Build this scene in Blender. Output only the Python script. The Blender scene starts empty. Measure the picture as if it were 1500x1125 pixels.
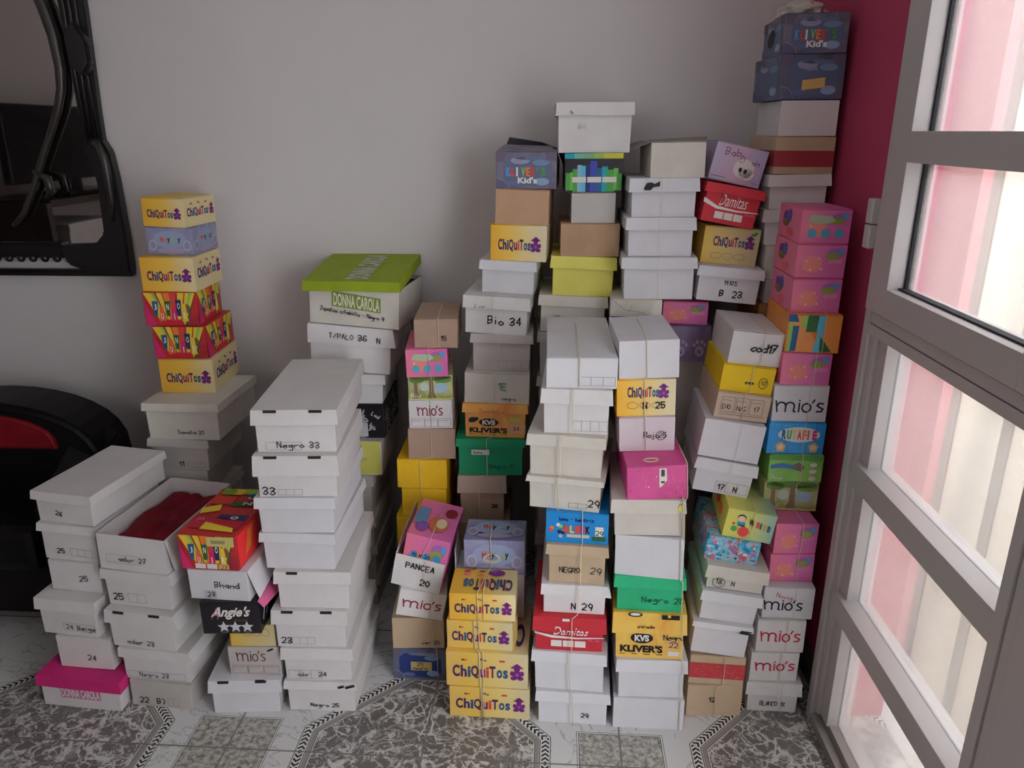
import bpy, bmesh, math, random
from mathutils import Vector, Matrix, Euler, noise
R = math.radians
scene = bpy.context.scene
COL = scene.collection

# ------------------------------------------------------------------ helpers
def link(o, parent=None):
    COL.objects.link(o)
    if parent is not None:
        o.parent = parent
    return o

def mesh_obj(name, verts, faces, mats, parent=None, fmat=None, smooth=False):
    me = bpy.data.meshes.new(name)
    me.from_pydata([tuple(v) for v in verts], [], faces)
    for m in mats:
        me.materials.append(m)
    if fmat:
        for p, i in zip(me.polygons, fmat):
            p.material_index = i
    if smooth:
        for p in me.polygons:
            p.use_smooth = True
    me.update()
    return link(bpy.data.objects.new(name, me), parent)

def bm_obj(name, bm, mats, parent=None, smooth=False):
    me = bpy.data.meshes.new(name)
    bm.normal_update()
    bm.to_mesh(me)
    bm.free()
    for m in (mats if isinstance(mats, (list, tuple)) else [mats]):
        me.materials.append(m)
    if smooth:
        for p in me.polygons:
            p.use_smooth = True
    return link(bpy.data.objects.new(name, me), parent)

def empty(name, loc, rot=(0, 0, 0)):
    o = bpy.data.objects.new(name, None)
    o.empty_display_size = 0.05
    o.location = loc
    o.rotation_euler = rot
    return link(o)

def tag(o, label, cat, group=None):
    o['label'] = label
    o['category'] = cat
    if group:
        o['group'] = group
    return o

def structure(o):
    o['kind'] = 'structure'
    return o

def lin(c):
    c = c / 255.0
    return c / 12.92 if c <= 0.04045 else ((c + 0.055) / 1.055) ** 2.4

def rgb(r, g, b):
    return (lin(r), lin(g), lin(b), 1.0)

# ------------------------------------------------------------------ node maths
class NB:
    def __init__(self, mat):
        mat.use_nodes = True
        self.nt = mat.node_tree
        self.nt.nodes.clear()
        self.out = self.nt.nodes.new('ShaderNodeOutputMaterial')
    def n(self, t, **kw):
        nd = self.nt.nodes.new(t)
        for k, v in kw.items():
            setattr(nd, k, v)
        return nd
    def l(self, a, b):
        self.nt.links.new(a, b)
    def put(self, sock, v):
        if isinstance(v, bpy.types.NodeSocket):
            self.l(v, sock)
        else:
            sock.default_value = v
    def m(self, op, a, b=None, c=None):
        nd = self.n('ShaderNodeMath', operation=op)
        self.put(nd.inputs[0], a)
        if b is not None:
            self.put(nd.inputs[1], b)
        if c is not None:
            self.put(nd.inputs[2], c)
        return nd.outputs[0]
    def mix(self, f, a, b):
        nd = self.n('ShaderNodeMix', data_type='RGBA')
        self.put(nd.inputs[0], f)
        self.put(nd.inputs[6], a)
        self.put(nd.inputs[7], b)
        return nd.outputs[2]
    def noise(self, vec, scale, detail=2.0, rough=0.5, dist=0.0):
        nd = self.n('ShaderNodeTexNoise')
        if vec is not None:
            self.l(vec, nd.inputs['Vector'])
        nd.inputs['Scale'].default_value = scale
        nd.inputs['Detail'].default_value = detail
        nd.inputs['Roughness'].default_value = rough
        nd.inputs['Distortion'].default_value = dist
        return nd
    def ramp(self, f, stops, interp='LINEAR'):
        nd = self.n('ShaderNodeValToRGB')
        cr = nd.color_ramp
        cr.interpolation = interp
        while len(cr.elements) < len(stops):
            cr.elements.new(0.5)
        for e, (p, c) in zip(cr.elements, stops):
            e.position = p
            e.color = c
        self.l(f, nd.inputs[0])
        return nd.outputs[0]
    def bsdf(self, col, rough=0.6, bump=None, bstr=0.1, bdist=0.002, spec=0.4, metal=0.0):
        b = self.n('ShaderNodeBsdfPrincipled')
        self.put(b.inputs['Base Color'], col)
        b.inputs['Roughness'].default_value = rough
        b.inputs['Metallic'].default_value = metal
        b.inputs['Specular IOR Level'].default_value = spec
        if bump is not None:
            bp = self.n('ShaderNodeBump')
            bp.inputs['Strength'].default_value = bstr
            bp.inputs['Distance'].default_value = bdist
            self.l(bump, bp.inputs['Height'])
            self.l(bp.outputs[0], b.inputs['Normal'])
        self.l(b.outputs[0], self.out.inputs[0])
        return b
    def coord(self, which='Object'):
        return self.n('ShaderNodeTexCoord').outputs[which]

MATS = {}
def card(name, c, rough=0.62, vary=0.06, spec=0.35):
    """printed or plain cardboard: one colour with faint procedural soiling"""
    if name in MATS:
        return MATS[name]
    m = bpy.data.materials.new(name)
    nb = NB(m)
    co = nb.coord()
    n1 = nb.noise(co, 14.0, 3.0, 0.6)
    c = rgb(*c)
    dark = tuple(x * (1 - vary * 2.2) for x in c[:3]) + (1,)
    f = nb.ramp(n1.outputs[0], [(0.30, (1, 1, 1, 1)), (0.62, (0, 0, 0, 1))])
    col = nb.mix(f, c, dark)
    n2 = nb.noise(co, 55.0, 2.0, 0.5)
    nb.bsdf(col, rough, n2.outputs[0], 0.12, 0.0012, spec)
    MATS[name] = m
    return m

def flat(name, c, rough=0.55, spec=0.3):
    if name in MATS:
        return MATS[name]
    m = bpy.data.materials.new(name)
    nb = NB(m)
    nb.bsdf(rgb(*c), rough, None, spec=spec)
    MATS[name] = m
    return m

def ink(c):
    return flat('print_%02x%02x%02x' % tuple(c), c)

def grad(name, stops, axis='X', rough=0.45, warp=0.25):
    """printed colour gradient across the carton"""
    if name in MATS:
        return MATS[name]
    m = bpy.data.materials.new(name)
    nb = NB(m)
    g = nb.coord('Generated')
    s = nb.n('ShaderNodeSeparateXYZ')
    nb.l(g, s.inputs[0])
    n1 = nb.noise(g, 3.0, 2.0, 0.5)
    v = nb.m('ADD', s.outputs[axis], nb.m('MULTIPLY', nb.m('SUBTRACT', n1.outputs[0], 0.5), warp))
    col = nb.ramp(v, [(p, rgb(*c)) for p, c in stops])
    nb.bsdf(col, rough, None, spec=0.4)
    MATS[name] = m
    return m

def blotch(name, cols, scale=9.0, rough=0.4, dist=0.6):
    """printed cloudy multi-colour pattern"""
    if name in MATS:
        return MATS[name]
    m = bpy.data.materials.new(name)
    nb = NB(m)
    co = nb.coord()
    n1 = nb.noise(co, scale, 3.0, 0.55, dist)
    k = len(cols)
    st = [(0.30 + 0.42 * i / (k - 1), rgb(*c)) for i, c in enumerate(cols)]
    nb.bsdf(nb.ramp(n1.outputs[0], st), rough, None, spec=0.4)
    MATS[name] = m
    return m

WHITE = card('white_cardboard', (226, 222, 222), vary=0.03)
WHITEB = card('cool_white_cardboard', (224, 223, 228), vary=0.025)
CREAM = card('off_white_cardboard', (216, 210, 200), vary=0.04)
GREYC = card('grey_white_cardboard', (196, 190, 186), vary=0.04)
TAN = card('brown_cardboard', (176, 142, 112), vary=0.06)
TAN2 = card('light_brown_cardboard', (192, 168, 140), vary=0.05)
TAN3 = card('pinkish_brown_cardboard', (168, 140, 122), vary=0.05)
YEL = card('yellow_cardboard', (232, 184, 30), vary=0.05)
PYEL = card('pale_yellow_cardboard', (226, 218, 104), vary=0.04)
GREEN = card('green_cardboard', (40, 174, 120), vary=0.05)
DGREEN = card('deep_green_cardboard', (22, 140, 96), vary=0.05)
LIME = card('lime_green_card', (142, 160, 28), vary=0.06)
MAG = card('magenta_card', (190, 36, 108), vary=0.05)
RED = card('red_cardboard', (188, 40, 52), vary=0.05)
BLACK = card('black_cardboard', (26, 22, 28), vary=0.1, rough=0.4)
PINK = grad('pink_print', [(0.1, (224, 116, 150)), (0.5, (218, 112, 166)), (0.9, (212, 106, 168))], warp=0.6)
SPARK = blotch('magenta_pink_print', [(196, 62, 128), (206, 76, 142), (186, 56, 124)], 7)
CHIQ = grad('orange_to_cream_print', [(0.0, (230, 172, 50)), (0.28, (238, 192, 76)), (0.6, (236, 210, 140)), (0.9, (230, 216, 178))])
CHIQP = grad('pale_yellow_print', [(0.0, (224, 184, 100)), (0.3, (228, 188, 84)), (0.65, (228, 202, 124)), (1.0, (214, 200, 160))])
CHIQT = grad('yellow_to_tan_print', [(0.0, (220, 180, 70)), (0.4, (214, 190, 120)), (1.0, (206, 192, 150))])
CHIQS = grad('golden_yellow_print', [(0.0, (226, 172, 56)), (0.5, (236, 192, 76)), (0.95, (234, 216, 164))])
LAV = blotch('lavender_cloud_print', [(156, 160, 188), (134, 134, 172), (170, 164, 190)], 10)
KIDS = blotch('dark_violet_grey_print', [(84, 80, 98), (116, 110, 128), (96, 92, 112)], 12)
KIDB = blotch('dark_blue_print', [(66, 76, 104), (86, 98, 126), (94, 98, 118), (60, 68, 92)], 10)
KVSM = blotch('orange_marbled_print', [(222, 140, 60), (232, 172, 90), (214, 120, 60)], 9)
KVSY = blotch('yellow_marbled_print', [(228, 170, 60), (236, 196, 96), (222, 156, 60)], 9)
JUN = blotch('red_print', [(150, 28, 44), (182, 44, 42), (120, 22, 46)], 6)
FOR1 = blotch('green_landscape_print', [(94, 150, 60), (120, 176, 76), (150, 196, 100)], 8)
FOR2 = blotch('green_forest_print', [(120, 136, 60), (176, 176, 120), (206, 206, 150), (130, 150, 70)], 14)
BLUE = blotch('sky_blue_print', [(30, 128, 196), (40, 146, 214), (34, 136, 204)], 20)
BLINKM = card('bright_blue_card', (28, 134, 204), vary=0.04, rough=0.4)
XMAS = blotch('turquoise_pattern_print', [(30, 90, 150), (40, 150, 190), (150, 206, 222), (210, 90, 110), (40, 120, 170)], 26, dist=1.2)
WIN = grad('yellow_green_print', [(0.0, (222, 214, 96)), (0.6, (200, 208, 120)), (1.0, (150, 184, 170))])
PURP = blotch('dark_purple_print', [(92, 74, 110), (112, 92, 128), (84, 66, 100)], 9)
DUSH = grad('lilac_print', [(0.0, (196, 186, 212)), (0.5, (214, 180, 206)), (1.0, (180, 168, 206))], warp=0.7)
ORA = card('orange_print', (226, 144, 70), vary=0.04, rough=0.4)
SLOT_SHADE = flat('slot_shade', (40, 34, 32), 0.9)
TWINE = flat('cream_twine', (222, 210, 180), 0.8)
PEN = flat('black_marker', (24, 22, 26), 0.6)
PENG = flat('green_marker', (30, 110, 80), 0.6)
PENR = flat('red_marker', (170, 50, 50), 0.6)
FAINT = flat('faint_pencil_print', (150, 146, 150), 0.7)
STICK = flat('paper_label', (232, 228, 220), 0.6)
STICKY = flat('yellow_paper_label', (226, 216, 96), 0.6)
TAPE = flat('tan_tape_label', (214, 178, 110), 0.6)

# ------------------------------------------------------------------ handwriting
GL = {
 '0': '2002042644422 0', '1': '042620', '2': '052645430040', '3': '052645442312|2342412001', '4': '360242|3630',
 '5': '4606033443412001', '6': '452603012041423302', '7': '064610|1333', '8': '230526452301204123', '9': '43220426454330',
 'A': '002640|1232', 'B': '00063645330333423100', 'C': '452604012041', 'D': '00062644422000', 'E': '46060040|0333',
 'G': '45260402204142 22', 'H': '0006|4046|0343', 'I': '2026', 'L': '060040', 'M': '0006234640', 'N': '00064046',
 'O': '20020426444220', 'P': '000636453303', 'R': '000636453303|2340', 'S': '45260533412001', 'T': '0646|2620',
 'Z': '06460040', 'a': '43230211304143|4340', 'b': '0600|0323434120 01', 'c': '432302012041', 'd': '4640|4323020120 41',
 'e': '0242432302012041', 'g': '432302113143|434b2b0b', 'h': '0600|02334340', 'i': '1310|1515', 'j': '232b0b|2525',
 'l': '1610', 'm': '0300|022320|22434 0', 'n': '0300|02334340', 'o': '2302012041422 3', 'p': '030b|0323434120 01',
 'r': '0300|022343', 's': '43130232 4120 00', 't': '2511 2040|0444', 'u': '03012041|4340', 'v': '032043', '/': '0046',
 ')': '16343210', '-': '1333', 'z': '03430040', 'q': '432302113143|434b', '~': '020333 2 1423445',
}
def strokes(ch):
    res = []
    for s in GL.get(ch, '').split('|'):
        s = s.replace(' ', '')
        pts = []
        for i in range(0, len(s) - 1, 2):
            y = s[i + 1]
            y = -1.0 if y == 'a' else -2.0 if y == 'b' else float(y)
            pts.append((float(s[i]), y))
        if len(pts) > 1:
            res.append(pts)
    return res

def ribbon_polys(pts, wd):
    """flat ribbon quads (2D) along a polyline"""
    out = []
    for a, b in zip(pts[:-1], pts[1:]):
        dx, dy = b[0] - a[0], b[1] - a[1]
        L = math.hypot(dx, dy)
        if L < 1e-6:
            continue
        ux, uy = dx / L, dy / L
        nx, ny = -uy * wd / 2, ux * wd / 2
        e = wd * 0.3
        a2 = (a[0] - ux * e, a[1] - uy * e)
        b2 = (b[0] + ux * e, b[1] + uy * e)
        out.append([(a2[0] - nx, a2[1] - ny), (b2[0] - nx, b2[1] - ny), (b2[0] + nx, b2[1] + ny), (a2[0] + nx, a2[1] + ny)])
    return out

TXT = {}
def glyphs(s, shear=0.0, bold=0.0, space=1.0):
    """triangulated outline of printed text, normalised to a unit box"""
    key = (s, shear, bold, space)
    if key in TXT:
        return TXT[key]
    cu = bpy.data.curves.new('t', 'FONT')
    cu.body = s
    cu.shear = shear
    cu.offset = bold
    cu.space_character = space
    cu.resolution_u = 3
    o = bpy.data.objects.new('t', cu)
    me = bpy.data.meshes.new_from_object(o)
    vs = [(v.co.x, v.co.y) for v in me.vertices]
    fs = [tuple(p.vertices) for p in me.polygons]
    x0 = min(v[0] for v in vs); x1 = max(v[0] for v in vs)
    y0 = min(v[1] for v in vs); y1 = max(v[1] for v in vs)
    vs = [((v[0] - x0) / (x1 - x0), (v[1] - y0) / (y1 - y0)) for v in vs]
    bpy.data.objects.remove(o); bpy.data.curves.remove(cu); bpy.data.meshes.remove(me)
    TXT[key] = (vs, fs, (x1 - x0) / (y1 - y0))
    return TXT[key]

class Layer:
    """collects flat shapes printed or written on one face of a carton"""
    def __init__(self, name, face, base):
        self.name, self.face, self.base = name, face, base
        self.v, self.f, self.fm, self.mats = [], [], [], []
        self.k = 0
        self.grp = []
    def mi(self, m):
        if m not in self.mats:
            self.mats.append(m)
        return self.mats.index(m)
    def up(self):
        self.k += 1
    def poly(self, pts, m):
        i0 = len(self.v)
        off = self.base + 0.00012 * self.k
        self.v += [self.face(u, v, off) for u, v in pts]
        self.f.append(tuple(range(i0, i0 + len(pts))))
        self.fm.append(self.mi(m))
        self.grp.append((i0, len(self.v), (len(self.f) - 1, len(self.f))))
    def mesh(self, vs, fs, m):
        i0 = len(self.v)
        off = self.base + 0.00012 * self.k
        self.v += [self.face(u, v, off) for u, v in vs]
        f0 = len(self.f)
        for f in fs:
            self.f.append(tuple(i0 + i for i in f))
            self.fm.append(self.mi(m))
        self.grp.append((i0, len(self.v), (f0, len(self.f))))
    def rect(self, u0, v0, u1, v1, m):
        self.poly([(u0, v0), (u1, v0), (u1, v1), (u0, v1)], m)
    def ell(self, u, v, ru, rv, m, n=20):
        self.poly([(u + ru * math.cos(2 * math.pi * i / n), v + rv * math.sin(2 * math.pi * i / n)) for i in range(n)], m)
    def build(self, parent):
        """one mesh per cluster of print; marks far from each other become parts of their own"""
        if not self.v:
            return
        bx = []
        for a, b2, _f in self.grp:
            P = self.v[a:b2]
            lo = [min(p[i] for p in P) for i in range(3)]; hi = [max(p[i] for p in P) for i in range(3)]
            bx.append((lo, hi, max(hi[i] - lo[i] for i in range(3))))
        n = len(bx)
        par = list(range(n))
        def find(i):
            while par[i] != i:
                par[i] = par[par[i]]; i = par[i]
            return i
        for i in range(n):
            for j in range(i):
                g = math.sqrt(sum(max(0.0, bx[i][0][k] - bx[j][1][k], bx[j][0][k] - bx[i][1][k]) ** 2 for k in range(3)))
                if g <= 0.017:
                    par[find(i)] = find(j)
        cl = {}
        for i in range(n):
            cl.setdefault(find(i), []).append(i)
        for ids in cl.values():
            v, f, fm = [], [], []
            for i in ids:
                a, b2, (fa, fb) = self.grp[i]
                o = len(v) - a
                v += self.v[a:b2]
                f += [tuple(k + o for k in q) for q in self.f[fa:fb]]
                fm += self.fm[fa:fb]
            used = sorted(set(fm))
            mesh_obj(self.name, v, f, [self.mats[m] for m in used], parent, [used.index(m) for m in fm])

class Box:
    pass
# ------------------------------------------------------------------ cartons
def shell(w, L, h, seed, amp=0.0012, cuts=3, taper=0.0):
    """closed carton body, corners softened, faces slightly uneven"""
    bm = bmesh.new()
    bmesh.ops.create_cube(bm, size=1.0)
    for v in bm.verts:
        v.co.x *= w * (1 - (taper if v.co.z < 0 else 0)); v.co.y *= L; v.co.z = (v.co.z + 0.5) * h
    bmesh.ops.bevel(bm, geom=bm.edges[:], offset=0.0016, segments=2, profile=0.6, affect='EDGES')
    long_e = [e for e in bm.edges if e.calc_length() > 0.03]
    bmesh.ops.subdivide_edges(bm, edges=long_e, cuts=cuts, use_grid_fill=True)
    if amp:
        for v in bm.verts:
            p = v.co * 9.0 + Vector((seed * 3.7, seed * 1.3, seed * 2.1))
            d = noise.noise_vector(p)
            v.co.x += d.x * amp; v.co.y += d.y * amp * 0.6
            if v.co.z > 0.004:
                v.co.z += d.z * amp * 0.8
    return bm

def lid_mesh(w, L, h, lh, seed, flare=(0.001, 0.001, 0.001, 0.001), amp=0.0012):
    """telescoping lid: top panel with four folded skirts"""
    bm = bmesh.new()
    bmesh.ops.create_cube(bm, size=1.0)
    for v in bm.verts:
        v.co.x *= w; v.co.y *= L; v.co.z = h - lh + (v.co.z + 0.5) * lh
    bot = [f for f in bm.faces if f.normal.z < -0.9]
    bmesh.ops.delete(bm, geom=bot, context='FACES_ONLY')
    hz = [e for e in bm.edges if abs(e.verts[0].co.z - e.verts[1].co.z) < 1e-6]
    bmesh.ops.subdivide_edges(bm, edges=hz, cuts=5, use_grid_fill=True)
    rnd = random.Random(seed)
    fl, fr, ff, fb = flare
    for v in bm.verts:
        low = v.co.z < h - lh * 0.5
        p = v.co * 11.0 + Vector((seed * 1.7, seed * 2.3, 0))
        d = noise.noise_vector(p)
        if low:
            if v.co.x > w * 0.49: v.co.x += fr
            if v.co.x < -w * 0.49: v.co.x -= fl
            if v.co.y < -L * 0.49: v.co.y -= ff
            if v.co.y > L * 0.49: v.co.y += fb
            v.co.z += d.z * amp * 1.6
        v.co.x += d.x * amp * 0.8; v.co.y += d.y * amp * 0.6
        if not low:
            v.co.z += min(0, d.z) * amp
    bm.normal_update()
    bmesh.ops.solidify(bm, geom=bm.faces[:], thickness=0.0016)
    return bm

def open_shell(w, L, h, seed, t=0.0022, amp=0.002):
    bm = bmesh.new()
    bmesh.ops.create_cube(bm, size=1.0)
    for v in bm.verts:
        v.co.x *= w; v.co.y *= L; v.co.z = (v.co.z + 0.5) * h
    bmesh.ops.delete(bm, geom=[f for f in bm.faces if f.normal.z > 0.9], context='FACES_ONLY')
    bmesh.ops.subdivide_edges(bm, edges=bm.edges[:], cuts=4, use_grid_fill=True)
    for v in bm.verts:
        d = noise.noise_vector(v.co * 9.0 + Vector((seed, seed * 2.0, 0)))
        k = v.co.z / h
        v.co.x += d.x * amp * k; v.co.y += d.y * amp * k; v.co.z += d.z * amp * k
    bm.normal_update()
    bmesh.ops.solidify(bm, geom=bm.faces[:], thickness=t)
    return bm

def plate(name, pts, t, mats, parent, bend=0.0):
    """thin cardboard flap with real thickness from four local corners"""
    a, b, c, d = [Vector(p) for p in pts]
    n = (b - a).cross(d - a).normalized() * t
    bm = bmesh.new()
    N = 5
    g = []
    for i in range(N):
        row = []
        for j in range(N):
            s, r = i / (N - 1), j / (N - 1)
            p = (a * (1 - s) + b * s) * (1 - r) + (d * (1 - s) + c * s) * r
            p = p + n.normalized() * bend * math.sin(math.pi * r)
            row.append(bm.verts.new(p))
        g.append(row)
    for i in range(N - 1):
        for j in range(N - 1):
            bm.faces.new((g[i][j], g[i + 1][j], g[i + 1][j + 1], g[i][j + 1]))
    bm.normal_update()
    bmesh.ops.solidify(bm, geom=bm.faces[:], thickness=t)
    return bm_obj(name, bm, mats, parent)

BOX = {}
def carton(key, dims, body, lidm=None, label='', group=None, name='shoebox', cat='shoebox', kind='closed',
           flare=None, slots=None, seam=True, amp=None, art=False):
    x, y, z, yaw, roll, w, L, h, lid = dims
    b = Box()
    b.key, b.w, b.L, b.h, b.lid, b.roll, b.yaw = key, w, L, h, lid, roll, yaw
    seed = sum(ord(c) * (i + 3) for i, c in enumerate(key)) % 97 + 1
    b.seed = seed
    yr = R(yaw)
    b.root = empty(name, (x - math.sin(yr) * L / 2, y + math.cos(yr) * L / 2, z), (0, R(roll), yr))
    b.mat = Matrix.Translation(b.root.location) @ Euler((0, R(roll), yr), 'XYZ').to_matrix().to_4x4()
    tag(b.root, label, cat, group)
    b.bm = body
    if amp is None:
        amp = 0.0003 if art else 0.0011
    b.off = 0.0006 + amp * 0.9
    b.loff = 0.0
    if kind == 'open':
        b.body = bm_obj('open_tray', open_shell(w, L, h, seed), body, b.root)
        b.off = 0.0028
    elif lid > 0.004:
        lw = 0.0055
        b.body = bm_obj('body', shell(w - 2 * lw, L - 2 * lw, h - 0.0035, seed, amp, taper=0.02), body, b.root)
        fl = flare or (0.0024, 0.0024, 0.0026, 0.0015)
        b.lidobj = bm_obj('lid', lid_mesh(w, L, h, lid, seed, fl), lidm or body, b.root)
        b.loff = lw + fl[2] + 0.0008
        b.fy = -L / 2 + lw
        if lidm is not None and lidm is not body:
            b.lidobj['label'] = lidm.name.replace('_', ' ') + ' lid'
    else:
        bm = shell(w, L, h - 0.0022, seed, amp)
        b.body = bm_obj('body', bm, body, b.root)
        if seam:
            rnd = random.Random(seed)
            g = 0.0006 + rnd.random() * 0.0010
            zt = h - 0.0012
            plate('top_flap', [(-w / 2 + 0.001, -L / 2 - 0.0004, zt + g - 0.0012), (w / 2 - 0.001, -L / 2 - 0.0004, zt + rnd.random() * 0.0012 - 0.0012),
                               (w / 2 - 0.001, L / 2 - 0.001, zt - 0.0012), (-w / 2 + 0.001, L / 2 - 0.001, zt - 0.0012)], -0.0012, [body], b.root)
    b.fy = -L / 2 + (0.0055 if lid > 0.004 and kind != 'open' else 0.0)
    def front(u, v, off, b=b):
        zz = v * b.h
        yy = b.fy - off - b.off
        if b.lid > 0.004 and kind != 'open' and zz > b.h - b.lid - 0.001:
            yy = -b.L / 2 - off - 0.0042 if b.loff < .0095 else -b.L / 2 - off - (b.loff - .0045)
        return ((u - 0.5) * b.w, yy, zz)
    def right(u, v, off, b=b):
        return (b.w / 2 + off + b.off, (u - 0.5) * b.L, v * b.h)
    def left(u, v, off, b=b):
        return (-b.w / 2 - off - b.off, (0.5 - u) * b.L, v * b.h)
    def top(u, v, off, b=b):
        return ((u - 0.5) * b.w, (v - 0.5) * b.L, b.h + off + 0.0022)
    b.faces = dict(F=front, R=right, L=left, T=top)
    b.layers = []
    if slots:
        for u0, u1 in slots:
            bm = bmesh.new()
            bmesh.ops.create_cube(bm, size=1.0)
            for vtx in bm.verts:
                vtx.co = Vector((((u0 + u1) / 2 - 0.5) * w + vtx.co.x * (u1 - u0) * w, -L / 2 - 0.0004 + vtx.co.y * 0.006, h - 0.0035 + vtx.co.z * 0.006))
            bm_obj('handle_slot', bm, SLOT_SHADE, b.root)  # solid dark block paints the shade inside the slot opening
    BOX[key] = b
    return b

def lay(b, name, face='F'):
    l = Layer(name, b.faces[face], 0.0)
    b.layers.append(l)
    return l

# aspect helper: metres -> u,v
def hand(b, text, u, v, hm, m=PEN, wd=0.0022, face='F', slant=0.0, name='handwriting', l=None, rot=0.0, space=1.25):
    """handwritten text starting at (u, v), letter height hm metres"""
    l = l or lay(b, name, face)
    W = b.w if face in 'FT' else b.L
    H = b.h if face != 'T' else b.L
    s = hm / 6.0
    rnd = random.Random(b.seed + len(text))
    cx = 0.0
    ca, sa = math.cos(rot), math.sin(rot)
    for ch in text:
        if ch == ' ':
            cx += 3.5; continue
        jy = rnd.uniform(-0.4, 0.4)
        for st in strokes(ch):
            pts = []
            for px, py in st:
                X = (cx + px * 0.85 + slant * py + rnd.uniform(-.12, .12)) * s
                Y = (py + jy + rnd.uniform(-.12, .12)) * s
                pts.append((X * ca - Y * sa, X * sa + Y * ca))
            for q in ribbon_polys(pts, wd):
                l.poly([(u + a / W, v + c / H) for a, c in q], m)
        cx += (2.6 if ch in 'iIl1' else 4.0) * space
    l.up()
    return l

def line(b, l, pts, wm, m, face='F'):
    W = b.w if face in 'FT' else b.L
    H = b.h if face != 'T' else b.L
    P = [(p[0] * W, p[1] * H) for p in pts]
    for q in ribbon_polys(P, wm):
        l.poly([(a / W, c / H) for a, c in q], m)

def printed(l, s, u0, v0, u1, v1, m, shear=0.0, bold=0.0, flip=False, rot90=False, tilt=0.0, space=1.0):
    vs, fs, asp = glyphs(s, shear, bold, space)
    if flip:
        vs = [(1 - a, 1 - c) for a, c in vs]
    if rot90:
        vs = [(1 - c, a) for a, c in vs]
    P = [(u0 + a * (u1 - u0), v0 + c * (v1 - v0) + tilt * a) for a, c in vs]
    l.mesh(P, fs, m)

def ring(b, l, u, v, ru, rv, wm, m, face='F', n=18):
    line(b, l, [(u + ru * math.cos(2 * math.pi * i / n), v + rv * math.sin(2 * math.pi * i / n)) for i in range(n + 1)], wm, m, face)

def grid(b, u0, v0, u1, v1, n, m=FAINT, wm=0.0009, name='printed_size_boxes', gap=0.0):
    l = lay(b, name)
    if gap:
        k = (u1 - u0 + gap) / n
        for i in range(n):
            a = u0 + i * k
            c = a + k - gap
            line(b, l, [(a, v0), (c, v0), (c, v1), (a, v1), (a, v0)], wm, m)
            line(b, l, [(a + .02, v1 - (v1 - v0) * .22), (c - .05, v1 - (v1 - v0) * .22)], wm, m)
    else:
        line(b, l, [(u0, v0), (u1, v0), (u1, v1), (u0, v1), (u0, v0)], wm, m)
        for i in range(1, n):
            a = u0 + (u1 - u0) * i / n
            line(b, l, [(a, v0), (a, v1)], wm, m)
    return l

P_DK = ink((70, 36, 92)); P_PU = ink((120, 40, 122)); P_BL = ink((36, 84, 130)); P_RD = ink((206, 66, 58)); P_OR = ink((226, 120, 50))
P_WH = ink((236, 232, 228)); P_BK = ink((22, 20, 24)); P_GR = ink((70, 150, 66)); P_YE = ink((232, 200, 60)); P_TE = ink((40, 150, 170))
P_PK = ink((226, 110, 160)); P_CR = ink((222, 212, 150)); P_CY = ink((96, 186, 214)); P_VI = ink((120, 90, 170)); P_BR = ink((120, 84, 60))
P_NV = ink((34, 44, 96)); P_LG = ink((150, 190, 90)); P_DG = ink((40, 92, 52)); P_MA = ink((200, 40, 100)); P_LB = ink((150, 180, 214))
P_LO = ink((232, 156, 90)); P_GY = ink((130, 126, 136))
def bear(b, l, u, v, s, W, H):
    """small purple toy silhouette beside the lettering; s = height in metres"""
    def e(dx, dy, rx, ry, m=P_PU):
        l.ell(u + dx * s / W, v + dy * s / H, rx * s / W, ry * s / H, m, 14)
    e(-.18, .12, .17, .13); e(.18, .12, .17, .13); e(0, .36, .22, .26); e(-.26, .42, .11, .16); e(.26, .42, .11, .16)
    e(0, .70, .17, .17)
    l.poly([(u - .36 * s / W, v + .74 * s / H), (u + .36 * s / W, v + .74 * s / H), (u + .04 * s / W, v + 1.02 * s / H), (u - .04 * s / W, v + 1.02 * s / H)], P_PU)
    l.up(); e(0, .34, .10, .12, P_VI)

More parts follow.
